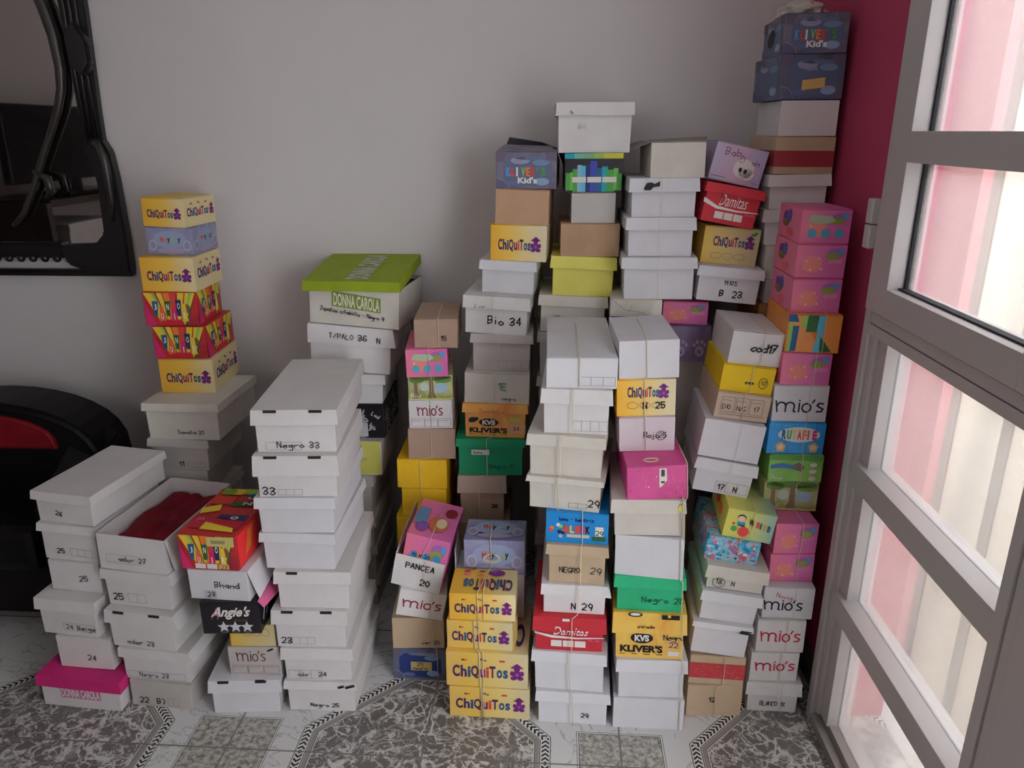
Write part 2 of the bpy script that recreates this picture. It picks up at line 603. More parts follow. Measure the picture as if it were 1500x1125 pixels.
def art_chiq(b, face='F', u0=.14, u1=.80, v0=.30, v1=.56, marks=True, ovals=False, flip=False):
    W = b.w if face in 'FT' else b.L
    H = b.h if face != 'T' else b.L
    l = lay(b, 'lettering', face)
    l.up()
    s = 'ChiQuiTos'
    cols = [P_DK, P_DK, P_BL, P_DK, P_PU, P_RD, P_DK, P_BL, P_BL]
    wds = [1.25, 1.05, .55, 1.3, 1.0, .5, 1.1, 1.0, .85]
    tot = sum(wds)
    a = 0.0
    span = (u1 - u0) * .86
    for ch, c, wd in zip(s, cols, wds):
        x0 = u0 + span * a / tot; x1 = u0 + span * (a + wd * .88) / tot
        tall = ch in 'CQTh'
        vv0 = v0 - (.04 if ch == 'Q' else 0); vv1 = v1 if tall else v0 + (v1 - v0) * (.72 if ch != 'i' else .9)
        if flip:
            X0, X1 = u0 + u1 - x1, u0 + u1 - x0
            Y0, Y1 = v0 + v1 - vv1, v0 + v1 - vv0
            printed(l, ch, X0, Y0, X1, Y1, c, 0, .035, flip=True)
        else:
            printed(l, ch, x0, vv0, x1, vv1, c, 0, .035)
        a += wd
    l2 = lay(b, 'printed_artwork', face)
    l2.up()
    if flip:
        l2.ell(.68, .80, .13, .13, P_PU); l2.up(); l2.ell(.64, .86, .05, .05, P_VI)
        l2.ell(.22, .86, .05, .05, P_RD); l2.ell(.22, .74, .05, .04, P_PK); l2.ell(.45, .86, .05, .03, P_BL); l2.ell(.3, .95, .06, .03, P_BR)
        l2.poly([(.36, .66), (.48, .66), (.45, .78)], P_OR)
    else:
        bear(b, l2, u1 - .01, v0 - .03, (v1 - v0) * H * 1.35, W, H)
        if marks:
            vm = v1 + (v1 - v0) * .45
            for du, c in ((.16, P_BR), (.20, P_OR), (.45, P_BR), (.50, P_GY), (.74, P_RD), (.78, P_RD)):
                uu = u0 + (u1 - u0) * du
                l2.ell(uu, vm + (.03 if int(du * 100) % 2 else 0), .022, .034, c, 8)
    if ovals:
        l3 = lay(b, 'printed_size_ovals', face)
        for i in range(3):
            ring(b, l3, u0 + .08 + i * .21, .22, .095, .085, .0008, P_BR)

def art_mios(b, c=(176, 44, 78), u0=.16, u1=.82, v0=.42, v1=.70, boxes=False, wm=.0042):
    m = ink(c)
    l = lay(b, 'lettering')
    W, H = b.w, b.h
    l.up()
    def X(t): return u0 + (u1 - u0) * t
    def Y(t): return v0 + (v1 - v0) * t
    def arc(cx, cy, rx, ry, a0, a1, n=10):
        return [(X(cx + rx * math.cos(R(a0 + (a1 - a0) * i / n))), Y(cy + ry * math.sin(R(a0 + (a1 - a0) * i / n)))) for i in range(n + 1)]
    line(b, l, [(X(0), Y(.92)), (X(.04), Y(.0))], wm, m)
    line(b, l, arc(.12, .45, .09, .35, 170, 0) + [(X(.21), Y(0))], wm, m)
    line(b, l, arc(.30, .45, .09, .35, 180, 0) + [(X(.38), Y(.05)), (X(.42), Y(0))], wm, m)
    line(b, l, [(X(.49), Y(.75)), (X(.49), Y(0))], wm, m)
    line(b, l, [(X(.485), Y(1.0)), (X(.495), Y(.95))], wm, m)
    line(b, l, arc(.645, .36, .09, .36, 0, 360, 16), wm, m)
    line(b, l, [(X(.76), Y(.78)), (X(.80), Y(1.05))], wm, m)
    line(b, l, [(X(.99), Y(.72)), (X(.90), Y(.76)), (X(.86), Y(.58)), (X(.92), Y(.40)), (X(.99), Y(.28)), (X(.96), Y(.05)), (X(.86), Y(.04))], wm, m)
    if boxes:
        grid(b, .06, .06, .96, .34, 3, ink((120, 90, 110)), .0009, gap=.02)

def art_donna(b, band, text=P_WH, u0=.28, v0=.42, u1=.78, v1=.72, tilt=0.0):
    l = lay(b, 'lettering')
    l.poly([(u0, v0), (u1, v0 + tilt), (u1, v1 + tilt), (u0, v1)], band)
    l.up()
    printed(l, 'DONNA CAROLA', u0 + .012, v0 + .025, u1 - .012, v1 - .025, text, 0, .03, tilt=tilt)

def art_junior(b, face='F', label=False):
    l = lay(b, 'printed_artwork', face)
    A = [(.02, .98, .16, .98, .40, .10, .30, .10, P_YE), (.16, .98, .22, .98, .44, .10, .40, .10, P_LG), (.26, .98, .36, .98, .48, .1, .45, .1, P_YE),
         (.38, .98, .50, .98, .52, .1, .48, .1, P_OR), (.50, .98, .62, .98, .58, .1, .53, .1, P_RD), (.66, .98, .78, .98, .66, .1, .60, .1, P_YE),
         (.80, .98, .98, .98, .74, .05, .68, .05, P_YE), (.92, .70, .98, .98, .80, .05, .74, .05, P_DG), (.02, .02, .02, .75, .22, .02, .2, .02, P_MA),
         (.86, .98, .93, .98, .72, .05, .70, .05, P_LG)]
    for a in A:
        l.poly([(a[0], a[1]), (a[2], a[3]), (a[4], a[5]), (a[6], a[7])], a[8])
        l.up()
    l.rect(.30, .03, .72, .20, ink((186, 34, 48)))
    l.up()
    l.ell(.80, .52, .07, .14, P_BR, 10)
    l.up()
    T = [('J', .22, P_BL, .30, .74), ('U', .335, ink((222, 96, 60)), .16, .58), ('N', .45, P_DG, .30, .74), ('I', .56, P_MA, .16, .56), ('O', .655, P_NV, .30, .78), ('R', .755, P_YE, .14, .66)]
    t = lay(b, 'lettering', face)
    for ch, u, c, v0, v1 in T:
        inv = ch in 'JNO'
        a, d = (.055, .032) if inv else (.032, .058)
        l.poly([(u - d, v0), (u + d, v0), (u + a, v1), (u - a, v1)], c)
    t.k = 14
    for ch, u, c, v0, v1 in T:
        vc = v0 + (v1 - v0) * (.62 if ch in 'JNO' else .33)
        printed(t, ch, u - (.008 if ch == 'I' else .024), vc - .09, u + (.008 if ch == 'I' else .024), vc + .09, P_WH, 0, .02)
    if label:
        s = lay(b, 'paper_sticker'); s.k = 18
        s.rect(.50, .70, .97, .97, ink((200, 190, 120)))
        s.up(); s.rect(.58, .78, .82, .88, ink((150, 140, 96)))
        s2 = lay(b, 'size_labels'); s2.k = 18
        for i in range(3):
            s2.rect(.26 + i * .20, .05, .26 + i * .20 + .18, .19, STICK if i < 2 else TAPE)
        s2.up()
        hand(b, '23', .70, .06, .011, PEN, .0012, l=s2)

def art_hay(b, face='F'):
    l = lay(b, 'printed_artwork', face)
    l.ell(.5, .55, .36, .32, ink((150, 162, 194)), 24); l.up()
    for u in (.13, .87):
        l.ell(u, .35, .09, .20, ink((176, 172, 192))); l.up(); l.ell(u, .35, .06, .13, ink((146, 144, 176))); l.up()
    l.ell(.5, .16, .30, .10, ink((166, 158, 186)))
    t = lay(b, 'lettering', face); t.k = 8
    for i, (ch, c) in enumerate(zip('Hayday', (P_RD, P_OR, P_BK, P_LB, P_LG, P_BK))):
        printed(t, ch, .30 + i * .075, .48 - (.06 if ch == 'y' else 0), .36 + i * .075, .66 if ch in 'Hd' else .61, c, 0, .03)

def art_kids(b, face='F', small=False, sub=True, dark=False):
    l = lay(b, 'printed_artwork', face)
    l.poly([(.12, .70), (.22, .84), (.80, .84), (.92, .66), (.92, .22), (.80, .08), (.22, .08), (.12, .26)], ink((36, 54, 112)) if dark else ink((92, 102, 130))); l.up()
    if not dark: l.ell(.40, .76, .16, .10, ink((150, 150, 182)))
    l.ell(.60, .82, .3, .05, ink((120, 124, 150)) if dark else ink((100, 110, 140))); l.ell(.74, .70, .14, .08, ink((110, 134, 164))); l.ell(.76, .20, .12, .10, ink((140, 164, 196))); l.ell(.3, .16, .12, .06, ink((96, 106, 150))); l.up()
    l.poly([(.01, .72), (.14, .72), (.18, .98), (.01, .98)], ink((100, 92, 112))); l.poly([(.84, .78), (.99, .74), (.99, .98), (.80, .98)], ink((100, 92, 112)))
    pie = [(.01, .02)] + [(.01 + .20 * math.sin(R(a)), .02 + .26 * math.cos(R(a))) for a in range(0, 91, 15)]
    l.poly(pie[::-1], ink((92, 92, 122))); l.poly([(.99, .02), (.99, .24), (.90, .20), (.86, .02)], ink((104, 96, 118)))
    l.up(); line(b, l, pie[1:], .0014, ink((150, 146, 170)), face)
    t = lay(b, 'lettering', face); t.k = 6
    if sub:
        for i, (ch, c) in enumerate(zip("KLIVER'S", (ink((96, 156, 220)), P_RD, P_WH, P_LG, P_OR, P_RD, P_GR, P_GR))):
            w = .03 if ch in "I'" else .07
            printed(t, ch, .17 + i * .082, .34 if ch != "'" else .50, .17 + i * .082 + w, .58, c, 0, .04)
        printed(t, "Kid's", .36, .15, .68, .32, P_WH, 0, .04)

def art_kvs(b, extra=None):
    l = lay(b, 'printed_artwork')
    l.rect(.09, .085, .17, .10, P_BK); l.rect(.26, .085, .34, .10, P_BK); l.rect(.42, .085, .52, .10, P_BK); l.rect(.60, .085, .69, .10, P_BK)
    l.ell(.40, .44, .155, .115, P_BK, 28); l.up()
    t = lay(b, 'lettering'); t.k = 4
    printed(t, 'KVS', .30, .37, .50, .51, P_WH, 0, .05)
    printed(t, "KLIVER'S", .10, .13, .69, .29, P_BK, 0, .05)

def art_damitas(b):
    l = lay(b, 'printed_artwork')
    l.poly([(.02, .60), (.26, .44), (.60, .40), (.98, .43), (.98, .41), (.60, .355), (.26, .36), (.02, .48)], P_WH)
    t = lay(b, 'lettering'); t.k = 3
    printed(t, 'Damitas', .28, .46, .76, .76, P_WH, .3, .0)
    printed(t, '35-40', .76, .30, .92, .37, P_PK, 0, 0)
    s = lay(b, 'size_labels'); s.k = 3
    for i in range(3):
        s.rect(.25 + i * .165, .12, .25 + i * .165 + .15, .30, STICK)

def art_pink(b, circles=False, cloud=True, face='F', side=True):
    l = lay(b, 'printed_artwork', face)
    l.ell(.32, .42, .22, .26, ink((222, 128, 140)), 18); l.up(); l.poly([(.14, .24), (.30, .18), (.50, .30), (.46, .54), (.32, .64), (.18, .52)], ink((226, 132, 120))); l.up()
    l.ell(.76, .76, .16, .13, ink((160, 104, 172)), 16); l.up(); l.ell(.72, .66, .15, .10, ink((140, 150, 70)), 14); l.up(); l.ell(.88, .80, .06, .09, ink((84, 150, 200)), 12)
    for u, v in ((.2, .5), (.52, .28), (.3, .25), (.45, .6)):
        l.poly([(u - .03, v - .03), (u + .03, v - .03), (u, v + .05)], ink((240, 200, 190)))
    l.up()
    if circles:
        for i in range(3):
            l.ell(.24 + i * .27, .30, .095, .13, ink((84, 160, 190)), 18)
        l.up()
        l.poly([(.12, .62), (.2, .84), (.6, .8), (.68, .66), (.5, .56)], ink((176, 190, 160)))
    else:
        t = lay(b, 'lettering', face); t.k = 6
        for i in range(4):
            ring(b, t, .68 + i * .07, .50 + .02 * (i % 2), .026, .06, .0012, ink((240, 190, 214)), face, 8)
    if side:
        s = lay(b, 'printed_side_artwork', 'L')
        s.ell(.35, .62, .14, .20, ink((110, 60, 140)), 14); s.up(); s.ell(.34, .46, .14, .12, ink((120, 100, 60)), 14); s.up(); s.ell(.5, .7, .08, .2, ink((70, 90, 160)), 10)
        s.ell(.55, .2, .14, .14, ink((214, 90, 90)), 12)

def art_forest(b, river=False):
    l = lay(b, 'printed_artwork')
    if river:
        l.rect(.02, .80, .98, .97, ink((84, 140, 66))); l.up()
        l.poly([(.03, .62), (.25, .70), (.45, .62), (.62, .60), (.6, .42), (.4, .5), (.2, .52), (.03, .48)], ink((70, 110, 170))); l.up()
        l.poly([(.42, .62), (.55, .74), (.66, .58), (.62, .40), (.52, .44)], ink((110, 100, 90))); l.up()
        s = lay(b, 'size_labels'); s.k = 6
        for v in (.66, .42, .16):
            s.ell(.82, v, .07, .08, STICK, 12)
    else:
        l.ell(.5, .92, .48, .12, ink((84, 120, 50)), 20); l.ell(.2, .84, .18, .14, ink((96, 136, 56)), 14); l.ell(.78, .82, .2, .14, ink((104, 140, 60)), 14); l.up()
        l.ell(.74, .5, .16, .2, ink((170, 196, 214)), 16); l.ell(.36, .55, .1, .18, ink((196, 206, 196)), 14); l.up()
        for u, w in ((.17, .06), (.52, .07)):
            l.poly([(u - w * 1.5, .08), (u - w * .7, .3), (u - w * .6, .85), (u + w * .6, .85), (u + w * .8, .3), (u + w * 1.7, .08)], ink((126, 104, 80)))
        l.up()
        l.rect(.0, .02, 1.0, .07, ink((206, 206, 110))); l.up()
    t = lay(b, 'lettering'); t.k = 9
    hand(b, 'Niu', .06, .12, .013, P_WH, .0016, l=t)

def strip(l, u0, v0, u1, v1, m):
    l.rect(u0, v0, u1, v1, m)

def finish(b):
    for l in b.layers:
        l.build(b.root)
WORLD_S, DOOR_E, REAR_E, EXPO = 48.0, 5.0, 34.0, -2.85
# measured cartons: x, y, z of the front base edge, yaw, roll, width, length, height, lid depth (metres, degrees)
D = {
'A1':(-1.2040,1.5892,0.0000,-3.39,2.15,0.2301,0.300,0.0959,0.0315),
'A2':(-1.1977,1.6349,0.0959,-3.60,0.56,0.1494,0.260,0.0961,0.0000),
'A3':(-1.2290,1.6378,0.1923,-5.70,0.75,0.1701,0.270,0.1092,0.0341),
'A4':(-1.2147,1.6813,0.3013,-4.14,1.43,0.1412,0.270,0.0883,0.0000),
'A5':(-1.2169,1.6808,0.3896,-5.35,2.22,0.1611,0.280,0.1047,0.0214),
'A6':(-1.2153,1.6865,0.4944,-9.35,0.59,0.1732,0.300,0.0870,0.0241),
'B1':(-0.9936,1.6057,0.0000,-3.87,1.20,0.1687,0.310,0.0805,0.0000),
'B2':(-0.9974,1.6082,0.0806,-4.55,0.06,0.1930,0.320,0.0962,0.0266),
'B3':(-1.0218,1.6112,0.1768,-6.29,0.62,0.1893,0.320,0.1106,0.0381),
'B4':(-1.0259,1.6333,0.2875,-8.14,-0.34,0.1940,0.320,0.1044,0.0282),
'B5':(-1.0263,1.6383,0.3919,-6.72,1.90,0.1851,0.330,0.0980,0.0000),
'C0':(-1.0758,2.0200,0.3919,5.11,1.16,0.1599,0.260,0.1016,0.0297),
'C1':(-1.0700,2.0240,0.4933,-0.32,1.09,0.1807,0.260,0.0994,0.0247),
'C2':(-1.0444,2.0188,0.5922,-1.69,-0.10,0.2261,0.280,0.1126,0.0233),
'C3':(-1.0593,2.1179,0.7048,3.56,0.55,0.1593,0.220,0.1042,0.0000),
'C4':(-1.0704,2.1272,0.8091,2.18,0.20,0.1562,0.220,0.0981,0.0000),
'C5':(-1.0856,2.1309,0.9073,3.92,0.32,0.1544,0.200,0.1003,0.0000),
'C6':(-1.0836,2.1363,1.0075,1.48,0.69,0.1561,0.200,0.1007,0.0000),
'C7':(-1.0812,2.1722,1.1082,1.42,0.90,0.1337,0.180,0.0804,0.0000),
'C8':(-1.0896,2.1689,1.1887,-5.17,1.83,0.1256,0.180,0.0815,0.0000),
'D1':(-0.7619,1.5929,0.0000,5.05,0.69,0.1835,0.310,0.1048,0.0363),
'D2':(-0.7361,1.6173,0.1045,1.82,0.04,0.1331,0.220,0.0862,0.0000),
'D3':(-0.7352,1.6202,0.1907,2.54,0.24,0.1153,0.220,0.0661,0.0000),
'D4':(-0.7663,1.5806,0.2569,2.05,-0.62,0.1446,0.240,0.0921,0.0000),
'D5':(-0.7891,1.5892,0.3488,-3.97,-0.69,0.1526,0.260,0.0840,0.0000),
'D6':(-0.8051,1.5914,0.4326,-2.60,0.19,0.1460,0.250,0.0951,0.0000),
'E1':(-0.5675,1.6072,0.0000,1.04,0.79,0.1881,0.320,0.0955,0.0235),
'E2':(-0.5697,1.6097,0.0955,1.38,0.18,0.1835,0.320,0.1002,0.0324),
'E3':(-0.5812,1.6119,0.1958,1.81,0.49,0.1889,0.320,0.1112,0.0404),
'E4':(-0.5668,1.6198,0.3068,2.21,0.78,0.1892,0.320,0.1076,0.0331),
'E5':(-0.5963,1.6270,0.4148,-0.50,0.06,0.1861,0.320,0.1015,0.0246),
'E6':(-0.5931,1.6268,0.5163,1.09,-0.44,0.1941,0.320,0.0973,0.0285),
'E7':(-0.5831,1.6285,0.6137,3.07,-0.12,0.2010,0.320,0.1090,0.0514),
'E8':(-0.5823,1.6457,0.7227,4.50,0.38,0.1993,0.420,0.1094,0.0368),
'F0':(-0.6123,2.0800,0.2166,0.90,-0.39,0.2009,0.280,0.0956,0.0285),
'F1':(-0.6177,2.1056,0.3121,1.18,0.04,0.1996,0.280,0.1315,0.0322),
'F2':(-0.6032,2.1208,0.4436,0.85,0.30,0.2262,0.280,0.1116,0.0000),
'F3':(-0.5859,2.1502,0.5551,0.51,0.15,0.2089,0.240,0.1112,0.0000),
'F4':(-0.5865,2.1473,0.6663,1.84,2.47,0.2197,0.260,0.0954,0.0289),
'F5':(-0.5775,2.1543,0.7645,-0.73,3.82,0.2530,0.260,0.1408,0.0566),
'F6':(-0.5554,2.1560,0.9071,-5.93,3.18,0.2699,0.260,0.1146,0.0000),
'Gx':(-0.3585,2.0200,0.2615,-1.05,0.65,0.1489,0.240,0.0993,0.0000),
'G1':(-0.3471,2.0227,0.3607,-1.03,0.56,0.1328,0.220,0.0889,0.0000),
'G2':(-0.3508,2.0247,0.4496,0.08,0.69,0.1459,0.240,0.0922,0.0000),
'G3':(-0.3196,2.0314,0.5415,2.91,0.42,0.1365,0.220,0.0944,0.0000),
'G4':(-0.3195,2.0338,0.6359,2.12,-0.79,0.1244,0.220,0.0880,0.0000),
'G5':(-0.3172,2.0310,0.7239,5.59,-0.22,0.1251,0.220,0.0732,0.0000),
'G6':(-0.3226,2.0168,0.7971,5.66,-0.78,0.1154,0.220,0.0818,0.0000),
'G7':(-0.2966,2.0256,0.8793,3.13,0.10,0.1193,0.220,0.0828,0.0000),
'H1':(-0.3311,1.7443,0.0000,-0.68,0.19,0.1456,0.240,0.1013,0.0000),
'H2':(-0.3307,1.7458,0.1013,3.09,0.24,0.1413,0.220,0.0979,0.0000),
'H3':(-0.3237,1.7315,0.2105,6.35,11.80,0.1257,0.200,0.0801,0.0000),
'H4':(-0.3326,1.7407,0.2941,-3.71,11.75,0.1323,0.240,0.0918,0.0000),
'I0':(-0.1697,2.0200,0.2486,0.11,-0.47,0.1519,0.240,0.0948,0.0000),
'I1':(-0.1746,2.0238,0.3434,1.63,0.13,0.1403,0.240,0.1489,0.0541),
'I2':(-0.1492,2.0271,0.4922,1.29,0.49,0.1983,0.260,0.1156,0.0245),
'I3':(-0.1360,2.0372,0.6077,-1.32,0.73,0.1858,0.260,0.1043,0.0270),
'I4':(-0.1305,2.0425,0.7119,-0.75,1.12,0.1844,0.260,0.0913,0.0000),
'I5':(-0.1181,2.0546,0.8030,-1.16,0.87,0.1731,0.260,0.1082,0.0246),
'I6':(-0.1341,2.0564,0.9114,-5.00,2.03,0.1851,0.240,0.1067,0.0347),
'I7':(-0.1030,2.1027,1.0172,-5.80,1.71,0.1586,0.260,0.0919,0.0257),
'I8':(-0.0732,2.1063,1.1083,-5.70,1.24,0.1552,0.210,0.0999,0.0000),
'I9':(-0.0637,2.1069,1.2080,-3.79,1.44,0.1458,0.220,0.0941,0.0000),
'I10':(-0.0517,2.1121,1.3019,-2.92,-0.06,0.1628,0.220,0.0974,0.0000),
'J1':(-0.1271,1.6061,0.0000,-1.80,0.17,0.2075,0.220,0.0940,0.0000),
'J2':(-0.1328,1.6083,0.0940,-2.07,0.07,0.2090,0.220,0.1057,0.0000),
'J3':(-0.1509,1.6206,0.1998,-3.36,0.13,0.1679,0.125,0.0828,0.0000),
'J4':(-0.1437,1.6251,0.2826,-1.18,0.21,0.1660,0.115,0.0777,0.0000),
'K1':(0.0789,2.0900,0.9100,-2.36,1.66,0.1906,0.280,0.1046,0.0290),
'K2':(0.1054,2.0957,1.0136,-1.15,1.45,0.1787,0.260,0.1092,0.0329),
'K3':(0.1234,2.1007,1.1224,0.19,-0.16,0.1604,0.240,0.0909,0.0000),
'K4':(0.1300,2.1028,1.2134,-0.02,-0.28,0.1181,0.220,0.0807,0.0000),
'K5':(0.1280,2.1024,1.2940,0.07,-0.47,0.1543,0.220,0.1014,0.0000),
'K6':(0.1271,2.1035,1.3954,0.39,-0.19,0.2023,0.280,0.1257,0.0324),
'M1':(0.0872,1.5888,0.0000,-3.31,-0.58,0.1868,0.280,0.1004,0.0296),
'M2':(0.0759,1.5936,0.1003,-5.97,-1.08,0.1850,0.280,0.1167,0.0315),
'M3':(0.0735,1.5975,0.2168,-2.42,0.22,0.1786,0.260,0.1001,0.0416),
'M4':(0.0841,1.6115,0.3169,-1.98,0.67,0.1636,0.260,0.0831,0.0299),
'M5':(0.0877,1.6144,0.3999,-4.69,0.19,0.1482,0.260,0.1068,0.0261),
'M6':(0.0866,1.6266,0.5067,-4.81,0.02,0.1500,0.260,0.0829,0.0000),
'M7':(0.0541,1.6353,0.5896,-9.45,0.32,0.1812,0.280,0.0835,0.0134),
'M8':(0.0551,1.6442,0.6731,-7.54,0.30,0.1822,0.280,0.1046,0.0275),
'M9':(0.0775,1.6530,0.7777,-2.29,0.60,0.1626,0.280,0.1113,0.0349),
'M10':(0.0892,1.6626,0.8888,-0.21,0.20,0.1623,0.400,0.0745,0.0000),
'N0':(0.2501,2.0000,0.8751,-3.46,-0.32,0.1384,0.260,0.0911,0.0000),
'N1':(0.2454,2.0000,0.9662,-3.38,0.25,0.1359,0.260,0.0604,0.0000),
'N2':(0.3013,1.9996,1.0263,-2.68,-0.76,0.1937,0.280,0.1109,0.0293),
'N3':(0.3016,2.0158,1.1372,-0.21,-0.50,0.1789,0.280,0.1004,0.0313),
'N4':(0.3055,2.0245,1.2377,0.11,-0.57,0.1769,0.280,0.0983,0.0339),
'N5':(0.3365,2.0310,1.3363,-0.14,-0.77,0.1374,0.240,0.0892,0.0000),
'O1':(0.2790,1.5840,0.0000,-2.02,-0.55,0.1774,0.290,0.0936,0.0000),
'O2':(0.2805,1.5841,0.0936,-0.54,-0.50,0.1739,0.290,0.1152,0.0355),
'O3':(0.2707,1.5866,0.2088,-3.86,-1.60,0.1762,0.280,0.1341,0.0573),
'O4':(0.2637,1.5910,0.3427,-4.44,-0.53,0.1676,0.280,0.0980,0.0310),
'O5':(0.2569,1.5912,0.4407,-9.96,-1.44,0.1598,0.280,0.1088,0.0000),
'O6':(0.2504,1.5917,0.5494,-3.33,-2.19,0.1681,0.280,0.0947,0.0342),
'O7':(0.2675,1.5962,0.6448,1.35,-3.32,0.1384,0.220,0.0844,0.0000),
'O8':(0.2494,1.6807,0.7283,0.28,-2.37,0.1312,0.240,0.0860,0.0000),
'O9':(0.2433,1.6875,0.8141,0.46,-2.16,0.1368,0.240,0.0912,0.0000),
'O10':(0.2459,1.6920,0.9055,0.93,-2.71,0.1389,0.240,0.0942,0.0000),
'P00':(0.4109,2.0300,0.6382,-3.41,-0.31,0.0944,0.240,0.0975,0.0000),
'P0':(0.4025,2.0404,0.7357,-6.21,-1.56,0.1057,0.240,0.1148,0.0000),
'P1':(0.3926,2.0174,0.8502,-2.19,-1.09,0.1233,0.240,0.1009,0.0000),
'P2':(0.3832,2.0376,0.9510,-6.81,0.12,0.1196,0.220,0.0622,0.0000),
'P3':(0.4821,2.0041,1.0194,-0.65,4.94,0.1713,0.260,0.0920,0.0263),
'P4':(0.4883,2.0539,1.1113,-0.20,4.75,0.1475,0.220,0.0989,0.0000),
'P5':(0.4721,2.0296,1.2185,0.30,10.33,0.1528,0.240,0.0986,0.0233),
'P6':(0.4893,2.0774,1.3206,-0.01,12.35,0.1366,0.200,0.0952,0.0000),
'Q1':(0.4554,1.6373,0.0000,2.11,-0.19,0.1423,0.220,0.0971,0.0000),
'Q2':(0.4544,1.6388,0.0971,-2.19,0.87,0.1393,0.220,0.0879,0.0000),
'Q3':(0.4508,1.6344,0.1894,-4.10,4.66,0.1480,0.240,0.0928,0.0139),
'Q4':(0.4667,1.6436,0.2812,-2.60,6.61,0.1486,0.240,0.0837,0.0268),
'Q5':(0.4803,1.6533,0.3659,-2.79,6.50,0.1507,0.240,0.0640,0.0333),
'Q6':(0.4708,1.6841,0.4294,-4.07,7.25,0.1300,0.220,0.0653,0.0000),
'Q7':(0.5068,1.6900,0.4906,-4.55,8.36,0.1194,0.200,0.0785,0.0000),
'Q8':(0.4502,1.7595,0.5782,-3.74,8.50,0.1538,0.240,0.0906,0.0287),
'Q9':(0.4619,1.7657,0.6721,-3.53,7.79,0.1505,0.240,0.1016,0.0000),
'Q10':(0.4881,1.7833,0.7710,-1.16,6.26,0.1315,0.220,0.0680,0.0000),
'Q11':(0.4977,1.7963,0.8384,-1.58,6.01,0.1282,0.220,0.0692,0.0000),
'Q12':(0.5125,1.8054,0.9064,-1.31,5.13,0.1242,0.220,0.0853,0.0000),
'R2':(0.6592,2.0300,0.9281,-0.67,0.16,0.1653,0.240,0.0838,0.0000),
'R3':(0.6687,2.0369,1.0119,1.13,0.14,0.1609,0.240,0.0660,0.0000),
'R4':(0.6651,2.0483,1.0779,-0.93,-0.64,0.1587,0.240,0.0872,0.0000),
'R5':(0.6539,2.0545,1.1650,-3.06,-1.17,0.1614,0.240,0.0909,0.0313),
'R6':(0.6584,2.0645,1.2560,0.83,-0.93,0.1586,0.240,0.0878,0.0298),
'R7':(0.6613,2.0636,1.3439,1.63,0.23,0.1503,0.240,0.0941,0.0000),
'R8':(0.6617,2.0634,1.4379,-0.21,-0.24,0.1430,0.220,0.0875,0.0000),
'R9':(0.6589,2.0631,1.5254,1.61,-0.44,0.1564,0.230,0.1060,0.0000),
'R10':(0.6554,2.0618,1.6314,-2.91,-0.78,0.1531,0.230,0.0920,0.0000),
'T1':(0.6110,1.6548,0.0000,-2.37,-0.21,0.1390,0.240,0.0943,0.0375),
'T2':(0.6063,1.6635,0.0943,1.32,0.18,0.1226,0.220,0.0871,0.0000),
'T3':(0.6146,1.6666,0.1814,-1.48,-0.54,0.1200,0.220,0.0955,0.0000),
'T4':(0.6250,1.6740,0.2770,-2.13,0.02,0.1241,0.220,0.0912,0.0000),
'T5':(0.6323,1.7012,0.3682,-0.77,-0.95,0.1086,0.200,0.0787,0.0000),
'T6':(0.6335,1.7029,0.4469,2.16,0.52,0.1059,0.200,0.0837,0.0000),
'U1':(0.6319,1.7743,0.5306,-2.77,0.24,0.1335,0.220,0.0791,0.0000),
'U2':(0.6358,1.7737,0.6098,-1.80,0.09,0.1322,0.220,0.0743,0.0000),
'U3':(0.6296,1.7797,0.6841,-0.38,0.88,0.1386,0.220,0.0845,0.0000),
'U4':(0.6312,1.7842,0.7686,-1.05,-0.14,0.1311,0.220,0.0948,0.0000),
'U5':(0.6342,1.7848,0.8634,-0.71,0.78,0.1167,0.200,0.0811,0.0000),
'U6':(0.6428,1.7887,0.9445,-1.70,0.88,0.1249,0.200,0.0937,0.0000),
'U7':(0.6434,1.8051,1.0381,-0.87,0.44,0.1133,0.180,0.0823,0.0000),
'U8':(0.6463,1.8122,1.1204,-0.33,1.04,0.1142,0.180,0.0798,0.0000),
'U9':(0.6505,1.8213,1.2001,-0.83,0.64,0.1142,0.180,0.0796,0.0000),
}
# ------------------------------------------------------------------ the shoeboxes, stack by stack
SL2 = [(.14, .29), (.66, .81)]
def C(key, body, label, lidm=None, **kw):
    return carton(key, D[key], body, lidm, label, **kw)

# --- far left stack
b = C('A1', WHITE, 'white shoebox with magenta lid and pink lettering on the marble floor', MAG)
art_donna(b, ink((190, 110, 150)), P_WH, .26, .32, .74, .66); finish(b)
b = C('A2', WHITE, 'small lidless-looking white shoebox marked 24 standing on the magenta lid'); hand(b, '24', .55, .28, .016); finish(b)
b = C('A3', WHITE, 'white lidded shoebox marked 24 Beige two above the magenta lid'); grid(b, .40, .14, .92, .34, 1); hand(b, '24 Beige', .44, .17, .014, wd=.0018); finish(b)
b = C('A4', WHITE, 'white shoebox marked 25 on the 24 Beige box, no lid edge showing'); hand(b, '25', .58, .36, .016); finish(b)
b = C('A5', WHITE, 'white lidded shoebox marked 25 directly under the box marked 26'); hand(b, '25', .27, .18, .014); grid(b, .50, .15, .88, .35, 3); finish(b)
b = C('A6', WHITE, 'white lidded shoebox marked 26, top of the stack with magenta-lidded base'); hand(b, '26', .34, .26, .013, rot=-.2); finish(b)

